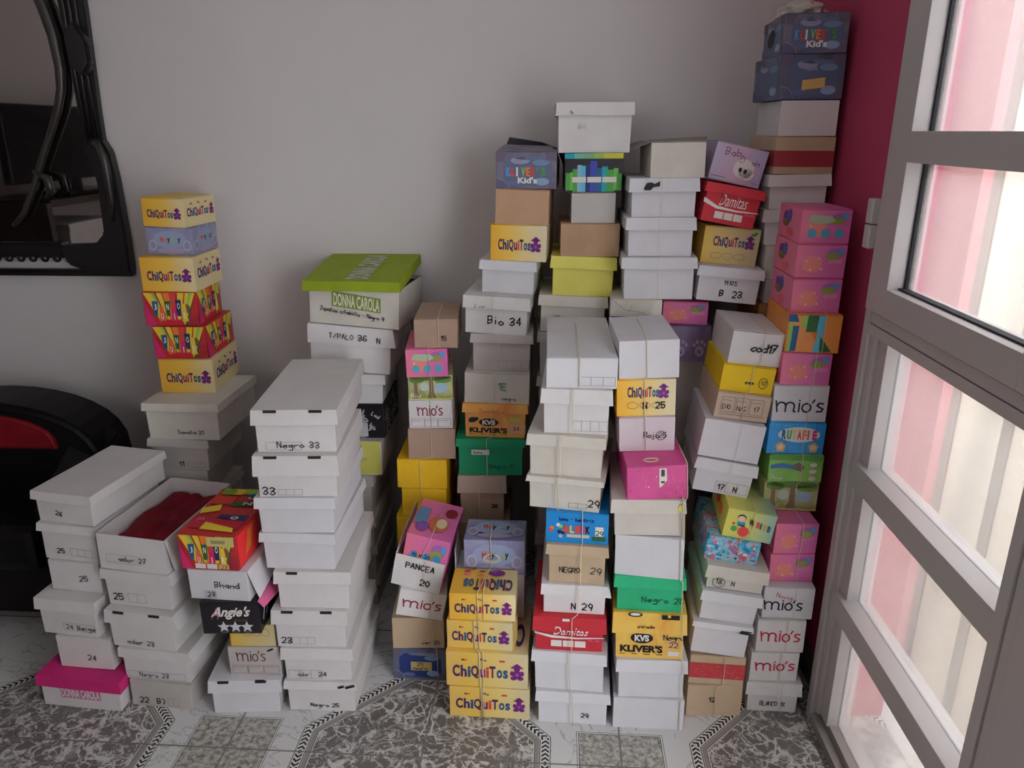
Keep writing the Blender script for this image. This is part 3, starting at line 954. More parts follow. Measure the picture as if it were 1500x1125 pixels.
# --- second stack from the left
b = C('B1', GREYC, 'white shoebox marked 22 B) on the floor beside the magenta-lidded box'); hand(b, '22', .14, .16, .017, wd=.0028); hand(b, 'B)', .42, .15, .017, wd=.0028); grid(b, .60, .12, .78, .40, 2); finish(b)
b = C('B2', WHITE, 'white lidded shoebox marked Negro 23, second from the floor in its stack', flare=(.001, .012, .001, .001)); grid(b, .08, .06, .90, .26, 1); hand(b, 'Negro 23', .24, .10, .013, wd=.0017); finish(b)
b = C('B3', WHITE, 'white slotted-lid shoebox marked 23 with flared lid, between the Negro 23 and 25 boxes', flare=(.004, .014, .001, .001), slots=SL2); hand(b, 'ador 23', .26, .10, .014, wd=.0018); finish(b)
b = C('B4', WHITE, 'white lidded shoebox marked bold 25 directly under the open white box', flare=(.002, .008, .001, .001)); hand(b, '25', .12, .16, .019, wd=.003); grid(b, .34, .12, .60, .36, 2); finish(b)
b = C('B5', WHITE, 'open white shoebox marked 27 holding crumpled dark red cloth', kind='open'); hand(b, 'ador 27', .30, .28, .014, wd=.0018); grid(b, .12, .22, .62, .46, 1)
plate('side_flap', [(b.w / 2, -b.L / 2 + .002, b.h), (b.w / 2, b.L / 2 - .12, b.h), (b.w / 2 + .022, b.L / 2 - .14, .022), (b.w / 2 + .018, -b.L / 2 + .004, .012)], .0016, [WHITE], b.root)
finish(b)

# --- tower of yellow and red cartons against the wall, left
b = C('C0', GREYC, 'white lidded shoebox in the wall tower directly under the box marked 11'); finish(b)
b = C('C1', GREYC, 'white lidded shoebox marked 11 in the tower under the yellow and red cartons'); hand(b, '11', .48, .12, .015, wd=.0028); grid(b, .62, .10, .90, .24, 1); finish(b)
b = C('C2', CREAM, 'large white lidded shoebox marked Sandla 21 carrying the yellow and red cartons'); hand(b, 'Sandla 21', .42, .16, .012, wd=.0018); finish(b)
for k, lab in (('C3', 'yellow printed carton on the white Sandla 21 box, lowest yellow one of the wall tower'),
               ('C6', 'yellow printed carton between the lavender carton and the red cartons of the wall tower'),
               ('C8', 'yellow printed carton crowning the tower beside the mirror')):
    b = C(k, CHIQS, lab, art=True)
    art_chiq(b, 'F', .12, .86, .32, .60, marks=False); art_chiq(b, 'R', .10, .88, .36, .66); finish(b)
for k, lab in (('C4', 'red carton with coloured pencil print, lower of the two in the wall tower'),
               ('C5', 'red carton with coloured pencil print, upper of the two in the wall tower')):
    b = C(k, JUN, lab, art=True)
    art_junior(b); art_junior(b, 'R'); finish(b)
b = C('C7', LAV, 'small lavender cloud-print carton, second from top of the tower beside the mirror', art=True); art_hay(b); art_hay(b, 'R'); finish(b)

# --- short stack with the bright red pencil-print carton
b = C('D1', WHITEB, 'white slotted-lid shoebox on the floor under the small white box with three size boxes', slots=SL2); finish(b)
b = C('D2', GREYC, 'small greyish white carton with dark brand lettering and three printed size boxes', art=True); art_mios(b, (110, 60, 66), .16, .72, .50, .84, boxes=True, wm=.003)
l = lay(b, 'pen_mark'); line(b, l, [(.78, .86), (.88, .93)], .005, PEN); finish(b)
b = C('D3', CHIQT, 'dull yellow carton squeezed under the black star carton', art=True)
l = lay(b, 'printed_size_ovals')
for i in range(3): ring(b, l, .40 + i * .2, .62, .085, .16, .0009, P_BR)
finish(b)
b = C('D4', BLACK, 'black carton with white script lettering and three silver stars', art=True)
t = lay(b, 'lettering'); t.k = 2
printed(t, "Angie's", .17, .46, .86, .86, P_WH, .5, .03); t.up(); printed(t, 'A', .17, .47, .30, .84, ink((206, 150, 160)), .5, -.02)
printed(t, 'SHOES', .56, .40, .80, .47, P_BR, .1, 0)
l = lay(b, 'printed_stars')
for i in range(3):
    cu, cv = .37 + i * .2, .22
    pts = []
    for k in range(10):
        r = .017 if k % 2 == 0 else .0075
        pts.append((cu + r * math.sin(math.pi * k / 5) / b.w, cv + r * math.cos(math.pi * k / 5) / b.h))
    for k in range(0, 10, 2):
        l.poly([(cu, cv), pts[(k - 1) % 10], pts[k], pts[(k + 1) % 10]], ink((214, 214, 220)))
    line(b, l, [(cu - .05, .06), (cu + .05, .06)], .0016, P_GY)
plate('side_flap', [(b.w / 2, -b.L / 2 + .002, b.h), (b.w / 2, -b.L / 2 + .10, b.h), (b.w / 2 + .03, -b.L / 2 + .09, b.h - .022), (b.w / 2 + .012, -b.L / 2 + .005, b.h - .02)], .0012, [P_PK, BLACK], b.root)
s = lay(b, 'printed_side_artwork', 'R'); line(b, s, [(.1, .3), (.2, .7)], .003, P_WH); line(b, s, [(.2, .3), (.26, .5)], .003, P_WH)
finish(b)
b = C('D5', WHITEB, 'white shoebox marked Bhand 23 on the black star carton'); hand(b, 'Bhand', .44, .42, .016, wd=.002); hand(b, '23', .30, .12, .013, wd=.002); grid(b, .26, .06, .44, .30, 1)
plate('side_flap', [(b.w / 2, -b.L / 2 + .002, b.h - .002), (b.w / 2, b.L / 2 - .1, b.h - .002), (b.w / 2 + .02, b.L / 2 - .12, .03), (b.w / 2 + .02, -b.L / 2 + .01, .004)], .0014, [WHITEB], b.root)
finish(b)
b = C('D6', JUN, 'red pencil-print carton marked 23 lying on the white Bhand box beside the open box', art=True)
art_junior(b, 'F', True)
l = lay(b, 'printed_top_artwork', 'T'); l.k = 1
for u0, v0, u1, v1, m in ((.04, .12, .96, .30, ink((170, 30, 50))), (.10, .84, .5, .97, P_YE), (.5, .86, .95, .98, P_LG), (.05, .62, .46, .80, ink((196, 60, 44)))): l.rect(u0, v0, u1, v1, m)
l.up(); l.ell(.22, .90, .14, .07, ink((120, 150, 40)))
for pts, m in (([(.30, .10), (.90, .06), (.86, .14), (.30, .24)], P_YE), ([(.42, .34), (.94, .28), (.96, .40), (.45, .40)], P_NV), ([(.42, .58), (.98, .60), (.98, .74), (.45, .66)], P_DG), ([(.58, .80), (.98, .80), (.98, .92), (.66, .86)], P_BL), ([(.05, .40), (.36, .48), (.30, .62), (.02, .52)], P_YE)): l.poly(pts, m)
t = lay(b, 'top_lettering', 'T'); t.k = 5
printed(t, 'O', .66, .31, .80, .37, P_WH, 0, .05); printed(t, 'N', .66, .62, .82, .68, P_WH, 0, .03); printed(t, 'U', .66, .75, .84, .79, P_WH, 0, .03); printed(t, 'JR', .1, .26, .26, .32, P_PK, 0, .02)
s = lay(b, 'printed_side_artwork', 'R'); s.rect(.02, .05, .45, .95, ink((228, 50, 56))); s.up(); s.poly([(.16, .2), (.3, .3), (.4, .9), (.26, .8)], P_OR)
finish(b)

# --- tall white stack in front
E = [('E1', 'white lidded shoebox marked Negro 25 on the floor, base of the tall white stack', None), ('E2', 'white lidded shoebox marked 24, second from the floor in the tall white stack', None),
     ('E3', 'white slotted-lid shoebox marked bold 23, third from the floor in the tall white stack', SL2), ('E4', 'plain white shoebox with one-sided lid slot, fourth from the floor in the tall white stack', [(.17, .31)]),
     ('E5', 'plain white lidded shoebox, second below the box marked 33 in the tall white stack', None), ('E6', 'plain white lidded shoebox directly below the slotted box marked 33', None),
     ('E7', 'white slotted-lid shoebox marked bold 33, second from top of the tall white stack', SL2), ('E8', 'long white slotted-lid shoebox marked Negro 33, topmost of the tall white stack', [(.15, .30), (.68, .83)])]
for k, lab, sl in E:
    b = C(k, WHITE if k not in ('E5', 'E6') else WHITEB, lab, slots=sl)
    if k == 'E1':
        hand(b, 'Negro 25', .34, .14, .012, wd=.0018)
        l = lay(b, 'pen_mark'); line(b, l, [(.76, .86), (.82, .90)], .007, PEN); line(b, l, [(.86, .86), (.97, .93)], .007, PEN)
    if k == 'E2': hand(b, 'ador', .20, .12, .012, wd=.0017, space=.95); hand(b, '24', .50, .11, .014, wd=.0018); grid(b, .08, .06, .55, .30, 3)
    if k == 'E3': hand(b, '23', .10, .10, .018, wd=.0028); grid(b, .24, .08, .55, .26, 3)
    if k == 'E7': hand(b, '33', .08, .06, .020, wd=.003); grid(b, .26, .05, .55, .18, 3)
    if k == 'E8': hand(b, 'Negro 33', .27, .10, .016, wd=.002); grid(b, .14, .06, .56, .24, 1)
    finish(b)

# --- stack behind it, crowned by the lime green lid
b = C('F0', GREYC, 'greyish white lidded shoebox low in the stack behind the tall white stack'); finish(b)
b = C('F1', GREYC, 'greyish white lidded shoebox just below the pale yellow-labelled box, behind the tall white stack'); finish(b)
b = C('F2', WHITE, 'white shoebox with pale yellow end marked 20, half hidden behind the tall white stack', amp=.0004)
l = lay(b, 'paper_sticker'); l.rect(.20, .03, .99, .99, card('yellow_end_paper', (214, 208, 104), vary=.04)); l.up(); hand(b, '20', .72, .42, .012, FAINT, .0015, l=l); finish(b)
b = C('F3', BLACK, 'black carton with scattered white script, label 32, behind the tall white stack', art=True)
for fc in 'FR':
    l = lay(b, 'printed_artwork' if fc == 'F' else 'printed_side_artwork', fc)
    rnd = random.Random(7)
    for i in range(60):
        u, v = rnd.random() * .9 + .03, rnd.random() * .85 + .05
        a = rnd.choice((.5, .9, -.6))
        hand(b, rnd.choice(('Lu', 'xy', 'Lady', 'ur')), u * .9, v * .9, .011, ink((206, 202, 208)), .0026, fc, l=l, rot=a)
l = lay(b, 'paper_sticker'); l.k = 40; l.rect(.48, .06, .76, .46, ink((200, 196, 200))); l.up(); hand(b, '32', .53, .16, .011, PEN, .0016, l=l); finish(b)
b = C('F4', WHITE, 'white lidded shoebox between the black script carton and the box marked T/PALO 36 N'); finish(b)
b = C('F5', WHITE, 'white shoebox marked T/PALO 36 N with deep lid, under the green-lidded box', flare=(.001, .01, .001, .001)); hand(b, 'T/PALO', .26, .74, .015, wd=.002, rot=-.04); hand(b, '36', .60, .71, .018, wd=.0026); hand(b, 'N', .82, .69, .016, wd=.0026); finish(b)
b = C('F6', CREAM, 'white shoebox with green lettering and a loose lime green lid, beside the wall', kind='open', amp=.0005)
g = ink((122, 136, 62))
art_donna(b, g, ink((214, 218, 190)), .26, .48, .80, .86, tilt=-.09)
hand(b, 'Zapatos c/hebilla - Negro 9', .12, .36, .012, wd=.0018, rot=-.10, space=.95)
# lime lid resting askew on top, contents peeping out under its right edge
lw, lL, lh = b.w + .016, b.L + .04, .030
lo = bm_obj('lid', lid_mesh(lw, lL, lh, lh, 5), [LIME], b.root)
lo.location = (-.013, .008, b.h + .006); lo.rotation_euler = (R(6.5), R(-3.2), R(3))
lo['label'] = 'lime green lid with white lettering'
vs, fs, asp = glyphs('DONNA CAROLA', 0, .05)
mesh_obj('lettering', [((1 - c - .5) * .070 + .012, (a - .5) * (lL * .86), lh + .0014) for a, c in vs], fs, [ink((206, 210, 190))], lo)
l = lay(b, 'tissue', 'T'); finish(b)
bm = bmesh.new(); bmesh.ops.create_grid(bm, x_segments=14, y_segments=14, size=.5)
for v in bm.verts:
    n = noise.noise(v.co * 6.0)
    v.co = Vector((v.co.x * (b.w - .012), v.co.y * (b.L - .012), b.h - .012 + n * .012))
bm_obj('wrapping_paper', bm, [card('dark_wrapping_paper', (40, 36, 40))], b.root)

# --- narrow back stack between the tall white stack and the orange carton
b = C('Gx', YEL, 'golden yellow carton, lowest of the three yellow ones in the narrow back stack'); finish(b)
b = C('G1', YEL, 'golden yellow carton in the middle of the three yellow ones in the narrow back stack'); finish(b)
b = C('G2', YEL, 'golden yellow carton directly under the plain brown carton in the narrow back stack'); finish(b)
b = C('G3', TAN3, 'plain brown carton under the white carton with wine-red lettering, narrow back stack'); finish(b)
b = C('G4', WHITE, 'white carton with wine-red lettering and three size boxes under the forest carton', art=True); art_mios(b, (140, 44, 70), .20, .78, .46, .78, boxes=True, wm=.0035); finish(b)
b = C('G5', FOR2, 'green forest-print carton under a pink carton, narrow back stack', art=True); art_forest(b); finish(b)
b = C('G6', PINK, 'pink carton with three blue circles beneath the brown carton marked 15', art=True); art_pink(b, circles=True); finish(b)
b = C('G7', TAN3, 'brown carton marked 15 tied with twine, topmost of the narrow back stack'); hand(b, '15', .62, .26, .013, wd=.0024); finish(b)

# --- front bundle with the dark blue carton on the floor
b = C('H1', KIDB, 'dark blue carton labelled 20 Negro standing on the floor', art=True); art_kids(b, sub=False, dark=True)
s = lay(b, 'paper_sticker'); s.k = 8; s.rect(.34, .30, .74, .58, ink((186, 164, 110))); s.up(); hand(b, '20', .46, .44, .012, PEN, .0018, l=s); hand(b, 'negro', .38, .33, .010, PEN, .0018, l=s); finish(b)
b = C('H2', TAN2, 'brown carton faintly marked 20, on the dark blue carton'); hand(b, 'ver 20', .56, .14, .011, wd=.0018); finish(b)
b = C('H3', WHITE, 'tilted white carton with dark red lettering, on the faintly marked brown carton', art=True); art_mios(b, (160, 44, 66), .10, .92, .36, .66, wm=.004); finish(b)
b = C('H4', WHITE, 'tilted open white box marked PANCEA 20 with a pink carton inside', kind='open'); hand(b, 'PANCEA', .24, .66, .016, wd=.0028); hand(b, '20', .58, .18, .018, wd=.0034); finish(b)
plate('side_flap', [(-b.w / 2, -b.L / 2 + .002, b.h), (-b.w / 2 + .001, b.L / 2, b.h), (-b.w / 2 - .004, b.L / 2, b.h + .035), (-b.w / 2 - .003, -b.L / 2 + .09, b.h + .02)], .0014, [WHITE], b.root)
h4 = D['H4']
carton('H5', (h4[0] + .012, h4[1] + .006, h4[2] + .006, h4[3], h4[4], h4[5] - .014, .20, .150, 0), PINK, None, 'pink carton tied with twine, sitting in the open box marked PANCEA', art=True, seam=False)
b = BOX['H5']; art_pink(b, circles=False, side=False)
l = lay(b, 'printed_size_circles'); l.k = 10
for i in range(3): l.ell(.24 + i * .26, .60, .085, .075, ink((60, 140, 190)), 16)
l.up(); hand(b, '15 N 20', .20, .57, .010, PEN, .0018, l=l)
l = lay(b, 'printed_top_artwork', 'T'); l.k = 1
l.rect(.04, .30, .30, .72, ink((90, 130, 170))); l.ell(.26, .22, .14, .12, ink((130, 80, 160))); l.ell(.6, .35, .22, .2, ink((196, 104, 70))); l.up(); l.ell(.66, .38, .12, .13, ink((226, 206, 170))); l.ell(.8, .7, .14, .12, ink((120, 24, 40)))
finish(b)

# --- back stack with the dark violet carton on top
b = C('I0', TAN3, 'brown shoebox at knee height in the back stack, hidden behind the lavender carton'); finish(b)
b = C('I1', TAN3, 'brown shoebox with paler lid under the deep green shoebox, back stack', card('pale_brown_lid', (190, 168, 152), vary=.04)); hand(b, '26', .70, .30, .012, wd=.003); finish(b)
b = C('I2', DGREEN, 'deep green lidded shoebox with small white tag, below the orange marbled carton', flare=(.001, .001, .001, .001))
s = lay(b, 'paper_sticker'); s.k = 2; s.rect(.22, .56, .48, .70, STICK); s.up(); hand(b, 'Bebe', .25, .59, .008, PEN, .0012, l=s); hand(b, 'Negro 8', .48, .2, .013, ink((12, 90, 66)), .0022); finish(b)
b = C('I3', KVSM, 'orange marbled shoebox with black oval logo, between the deep green box and cream box', art=True); art_kvs(b)
l = lay(b, 'printed_figure'); l.poly([(.08, .50), (.12, .58), (.24, .58), (.24, .52), (.18, .44), (.10, .42)], P_BK); l.k = 4
s = lay(b, 'paper_sticker'); s.k = 4; s.rect(.72, .46, .90, .60, ink((200, 186, 100))); s.rect(.72, .14, .97, .40, ink((216, 164, 130))); s.up(); hand(b, '34', .78, .22, .012, PEN, .0016, l=s)
hand(b, 'Sandalia', .26, .74, .012, ink((190, 90, 50)), .0016); finish(b)
b = C('I4', CREAM, 'cream carton with green handwriting on the orange marbled shoebox'); hand(b, '1E', .52, .46, .020, PENG, .0024); hand(b, 'negro', .58, .12, .010, PENG, .0016); finish(b)
b = C('I5', GREYC, 'plain white lidded shoebox with printed grid, under the box marked Bio 34'); grid(b, .45, .06, .95, .30, 4); finish(b)
b = C('I6', WHITE, 'white shoebox marked bold Bio 34, tied with twine', flare=(.001, .003, .003, .001)); hand(b, 'Bio 34', .38, .26, .022, wd=.0036); hand(b, '2 ver', .17, .70, .009, FAINT, .0014); finish(b)
b = C('I7', WHITEB, 'plain white lidded shoebox between the Bio 34 box and a yellow printed carton'); finish(b)
b = C('I8', CHIQ, 'yellow to cream printed carton beneath a plain brown one, high in the back stack', art=True); art_chiq(b, 'F', .14, .82, .30, .60, marks=False); finish(b)
b = C('I9', card('warm_brown_cardboard', (186, 148, 118), vary=.04), 'plain brown carton directly under the dark violet carton with blue print'); finish(b)
b = C('I10', KIDS, 'dark violet carton with colourful lettering and raised torn top flaps', art=True, seam=False); art_kids(b); finish(b)
w, L, h = b.w, b.L, b.h
plate('top_flap', [(-w / 2, -L / 2, h), (w / 2, -L / 2, h), (w / 2 - .02, -L / 2 + .09, h + .012), (-w / 2 + .015, -L / 2 + .09, h + .016)], .0012, [KIDS], b.root)
plate('top_flap', [(-w / 2, L / 2, h), (w / 2, L / 2, h), (w / 2 - .05, L / 2 - .05, h + .02), (-w / 2 + .02, L / 2 - .05, h + .034)], .0012, [KIDS], b.root)
plate('side_flap', [(w / 2, -L / 2, h), (w / 2, L / 2, h), (w / 2 + .016, L / 2, h - .03), (w / 2 + .014, -L / 2 + .01, h - .035)], .0012, [card('raw_card', (150, 140, 136))], b.root)

# --- yellow bundle in front
for k, lab, mt in (('J1', 'pale yellow printed carton on the floor, lowest of the tied yellow bundle', CHIQP), ('J2', 'pale yellow printed carton second from the floor in the tied yellow bundle', CHIQP),
               ('J3', 'narrow yellow printed carton third from the floor in the tied yellow bundle', CHIQP), ('J4', 'golden yellow carton topping the tied yellow bundle in front of the lavender carton', CHIQS)):
    b = C(k, mt, lab, art=True)
    art_chiq(b, 'F', .08, .88, .28, .62)
    if k in ('J4', 'J2'): art_chiq(b, 'T', .06, .94, .12, .55, marks=False, flip=True)
    if k == 'J3':
        plate('side_flap', [(b.w / 2 + .001, -b.L / 2 + .001, .0), (b.w / 2 + .001, -b.L / 2 + .001, b.h), (b.w / 2 + .006, -b.L / 2 + .05, b.h - .004), (b.w / 2 + .006, -b.L / 2 + .05, .004)], .0012, [CHIQP], b.root)
    finish(b)
carton('J5', (-.133, 1.752, .203, -1, 0, .182, .120, .135, 0), WHITE, None, 'white carton with raised side flap wedged behind the golden yellow carton')
b = BOX['J5']
plate('side_flap', [(-b.w / 2, -b.L / 2, b.h), (-b.w / 2, b.L / 2, b.h), (-b.w / 2 - .006, b.L / 2 - .01, b.h + .065), (-b.w / 2 - .004, -b.L / 2 + .03, b.h + .05)], .0014, [WHITE], b.root)
carton('J6', (-.121, 1.752, .3395, -1, 0, .160, .112, .100, 0), LAV, None, 'larger lavender cloud-print carton with twine bow, behind the golden yellow carton', art=True, seam=False)
b = BOX['J6']; art_hay(b); art_hay(b, 'T')
for l in b.layers:
    pass
finish(b)

# --- back stack ending in the highest middle white box
b = C('K1', CREAM, 'off-white lidded shoebox below the pale yellow shoebox, back row'); hand(b, 'umm', .22, .42, .008, FAINT, .0014); finish(b)
b = C('K2', PYEL, 'pale yellow lidded shoebox below a plain brown carton, back row'); finish(b)
b = C('K3', TAN, 'plain brown carton on the pale yellow shoebox'); finish(b)
b = C('K4', GREYC, 'small grey carton under the black skyline-print carton'); finish(b)
b = C('K5', BLACK, 'black carton with blue and green skyline bars, high in the back row', art=True)
l = lay(b, 'printed_artwork')
bars = [(.02, .12, .50, P_GR), (.10, .16, .52, ink((120, 170, 80))), (.14, .24, .60, P_GR), (.22, .30, .70, P_LB), (.28, .38, .68, P_CY), (.36, .50, .74, P_NV), (.44, .56, .80, ink((60, 70, 160))), (.54, .66, .62, P_BL), (.64, .74, .66, P_TE), (.72, .86, .58, P_GR), (.84, .92, .62, ink((110, 170, 80))), (.90, .98, .48, P_GR)]
for i, (u0, u1, v1, m) in enumerate(bars):
    l.rect(u0, .02 if .1 < u0 < .84 else .06, u1, v1, m); l.up()
for i, m in enumerate((P_TE, ink((110, 180, 160)), ink((120, 170, 130)), ink((150, 180, 90)), ink((196, 196, 70)), ink((200, 196, 60)))):
    l.rect(.0 + i / 6, .86, (i + 1) / 6, .995, m)
s = lay(b, 'size_labels'); s.k = 16
for i in range(3): s.rect(.13 + i * .26, .26, .13 + i * .26 + .24, .40, STICK)
finish(b)
b = C('K6', WHITE, 'white lidded shoebox standing highest in the middle, on the skyline carton', flare=(.001, .001, .001, .001)); hand(b, '34', .28, .46, .016, ink((206, 202, 204)), .002)
l = lay(b, 'scuff_mark'); line(b, l, [(.19, .82), (.21, .78)], .006, FAINT); finish(b)

# --- tall front stack left of the green-boxed one
b = C('M1', WHITEB, 'white lidded shoebox marked 29 standing on the floor'); hand(b, '29', .62, .22, .013, wd=.0022); finish(b)
b = C('M2', WHITEB, 'plain white lidded shoebox between the floor box marked 29 and the red shoebox'); finish(b)
b = C('M3', RED, 'red shoebox with white script lettering in the front row near the floor', art=True); art_damitas(b)
s = lay(b, 'paper_sticker'); s.k = 3; s.rect(.40, .92, .50, .995, STICK); finish(b)
b = C('M4', WHITE, 'white lidded shoebox marked N 29 on top of the red shoebox', flare=(.001, .008, .001, .001)); hand(b, 'N', .46, .14, .017, wd=.003); hand(b, '29', .62, .13, .018, wd=.003); finish(b)
b = C('M5', TAN2, 'light brown lidded shoebox marked NEGRO 29 under the bright blue carton'); hand(b, 'NEGRO', .22, .28, .014, wd=.002, space=1.1); hand(b, '29', .72, .28, .018, wd=.002, slant=.15); finish(b)
b = C('M6', BLINKM, 'bright blue carton with colourful letters in the front row', art=True)
t = lay(b, 'lettering'); t.k = 3
t.rect(.34, .20, .70, .30, ink((200, 190, 170))); t.up()
for i, (ch, c) in enumerate(zip('BLINK', (P_RD, P_YE, P_RD, P_MA, P_BK))): printed(t, ch, .30 + i * .085, .34, .37 + i * .085, .58, c, 0, .05)
l = lay(b, 'printed_artwork')
for u, v, c in ((.10, .48, P_OR), (.08, .40, P_RD), (.20, .58, P_WH), (.24, .54, P_LG), (.22, .36, P_BK), (.28, .34, P_BK), (.24, .22, P_LB), (.30, .40, P_OR)): l.ell(u, v, .035, .06, c, 8)
l.rect(.74, .12, .96, .26, P_DG)
s = lay(b, 'paper_sticker'); s.k = 2; s.rect(.79, .28, .92, .58, STICK); s.up(); hand(b, '29', .80, .30, .012, PEN, .002, l=s)
hand(b, 'bea - beatriz', .22, .72, .010, ink((20, 40, 120)), .002, space=1.0); finish(b)
b = C('M7', CREAM, 'white lidded shoebox marked 29 resting on the bright blue carton'); hand(b, '29', .82, .18, .018, wd=.0026); grid(b, .56, .10, .80, .24, 2); finish(b)
b = C('M8', CREAM, 'plain wide white lidded shoebox on the box marked 29, tied with twine'); finish(b)
b = C('M9', WHITE, 'white lidded shoebox with printed four-part grid, second from top of the tall middle stack'); grid(b, .46, .08, .96, .30, 4); finish(b)
b = C('M10', WHITEB, 'long white shoebox with bare top and twine, crown of the tall middle stack'); grid(b, .46, .10, .97, .38, 3); finish(b)

# --- back row right of centre
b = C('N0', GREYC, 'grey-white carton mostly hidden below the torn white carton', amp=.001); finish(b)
b = C('N1', CREAM, 'torn white carton with dark blue printed base edge under the plain white lidded boxes', amp=.001)
l = lay(b, 'printed_band'); l.rect(.02, .04, .45, .22, P_NV); l.rect(.45, .04, .96, .18, ink((90, 110, 170))); l.up(); line(b, l, [(.02, .98), (.30, .50), (.62, .44), (.80, .10)], .0012, FAINT); line(b, l, [(.42, .70), (.36, .42)], .0012, FAINT); finish(b)
b = C('N2', WHITEB, 'plain white lidded shoebox, lowest of three alike beside the box marked B 23'); finish(b)
b = C('N3', WHITEB, 'plain white lidded shoebox between two alike, beside the tan printed carton'); finish(b)
b = C('N4', WHITEB, 'white lidded shoebox with a scribbled-out black patch on its lid')
l = lay(b, 'pen_scribble'); l.k = 2
rnd = random.Random(3)
l.poly([(.20, .74), (.24, .88), (.30, .90), (.36, .86), (.43, .93), (.43, .80), (.34, .78), (.30, .70), (.22, .70)], PEN); finish(b)
b = C('N5', CREAM, 'white carton with loose open top flaps, top of the stack beside the lilac carton', seam=False); finish(b)
w, L, h = b.w, b.L, b.h
plate('side_flap', [(-w / 2, -L / 2, h), (-w / 2, L / 2, h), (-w / 2 - .045, L / 2 - .03, h - .012), (-w / 2 - .04, -L / 2 + .06, h - .018)], .0014, [card('flap_inside', (150, 142, 134))], b.root)
plate('top_flap', [(-w / 2, -L / 2, h), (w / 2, -L / 2, h), (w / 2 + .02, -L / 2 + .1, h + .01), (-w / 2, -L / 2 + .1, h + .004)], .0014, [card('flap_inside', (150, 142, 134))], b.root)

# --- front stack with the bright green box
b = C('O1', WHITEB, 'plain white shoebox without lid edge on the floor under another plain white box'); finish(b)
b = C('O2', WHITEB, 'plain white lidded shoebox below the yellow marbled shoebox'); finish(b)
b = C('O3', KVSY, 'yellow marbled shoebox with black oval logo under the bright green box', art=True); art_kvs(b)
s = lay(b, 'paper_sticker'); s.k = 4; s.rect(.74, .24, .92, .46, ink((222, 176, 120))); s.rect(.76, .08, .93, .18, STICK); s.up(); hand(b, 'Negro', .70, .42, .015, PEN, .002, l=s, space=1.0); hand(b, '22', .78, .26, .014, PEN, .002, l=s)
l = lay(b, 'printed_lid_artwork'); l.k = 2; l.ell(.30, .985, .10, .05, P_BK, 18); l.rect(.66, .90, .90, .995, P_BK); l.up(); l.ell(.30, .99, .07, .03, P_WH, 14); l.rect(.74, .94, .78, .995, P_YE)
hand(b, 'calado', .34, .70, .009, wd=.0016); finish(b)
b = C('O4', GREEN, 'bright green lidded shoebox marked Negro 28 in the front row'); hand(b, 'Negro 28', .40, .26, .016, ink((10, 80, 54)), .0022); finish(b)
b = C('O5', WHITEB, 'plain bluish white carton tilted on the bright green box', seam=False); finish(b)
b = C('O6', CREAM, 'white lidded shoebox with small yellow sticker under the magenta carton')
s = lay(b, 'paper_sticker'); s.k = 3; s.ell(.94, .80, .035, .10, STICKY, 10); finish(b)
b = C('O7', SPARK, 'magenta carton with star print and barcode sticker, tied with twine', art=True)
l = lay(b, 'printed_artwork')
rnd = random.Random(5)
for i in range(26): l.ell(rnd.uniform(.05, .95), rnd.uniform(.08, .92), .006 + rnd.random() * .012, .01 + rnd.random() * .018, rnd.choice((P_WH, P_PK, P_GY, P_PU)), 8)
l.up()
for i in range(7): line(b, l, [(u := rnd.uniform(.2, .8), v := rnd.uniform(.2, .7)), (u + rnd.uniform(-.1, .1), v + .18)], .0014, P_PK)
s = lay(b, 'barcode_sticker'); s.k = 4; s.poly([(.53, .36), (.56, .36), (.66, .56), (.65, .92), (.53, .92)], STICK); s.up(); s.rect(.56, .68, .62, .88, ink((60, 54, 60))); s.rect(.56, .48, .62, .54, ink((60, 54, 60)))
finish(b)
b = C('O8', card('pinkish_white_card', (222, 208, 216), vary=.03), 'pinkish white carton marked Rojo with a circled 25'); hand(b, 'Rojo', .44, .40, .014, wd=.0018, space=1.0); l = hand(b, '25', .70, .40, .013, wd=.0016); ring(b, l, .745, .46, .085, .13, .0014, PEN); finish(b)
b = C('O9', CHIQ, 'yellow to cream carton marked N 25 with printed ovals', art=True); art_chiq(b, 'F', .18, .80, .52, .80, marks=False)
l = lay(b, 'printed_size_ovals')
for i in range(3): ring(b, l, .27 + i * .21, .30, .09, .09, .0009, P_BR)
hand(b, 'N', .45, .22, .015, wd=.003); hand(b, '25', .66, .22, .015, wd=.003); finish(b)
b = C('O10', WHITEB, 'plain white carton tied with twine on the carton marked N 25', seam=False); finish(b)

# --- leaning pair of stacks: back row
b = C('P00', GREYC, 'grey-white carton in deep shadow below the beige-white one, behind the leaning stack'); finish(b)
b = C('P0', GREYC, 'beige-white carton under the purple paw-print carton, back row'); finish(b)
b = C('P1', PURP, 'dark purple carton with pale paw prints in the back row gap', art=True)
l = lay(b, 'printed_artwork')
for u in (.35, .76):
    l.ell(u, .30, .10, .15, ink((150, 136, 166)), 14)
    for du, dv in ((-.12, .18), (-.05, .26), (.05, .26), (.12, .18)): l.ell(u + du, .30 + dv, .035, .06, ink((150, 136, 166)), 8)
t = lay(b, 'lettering'); t.k = 2; printed(t, 'N', .31, .22, .38, .36, P_DK, 0, .02); printed(t, 'N', .72, .22, .79, .36, P_DK, 0, .02); finish(b)
b = C('P2', PINK, 'small dark pink carton on the purple paw-print carton, back row', art=True); art_pink(b, circles=False, side=False); finish(b)
b = C('P3', WHITEB, 'white lidded shoebox marked B 23 under the tan printed carton'); hand(b, 'MIOS', .44, .50, .011, wd=.0018); hand(b, 'B', .38, .16, .016, wd=.003); hand(b, '23', .58, .15, .017, wd=.003); finish(b)
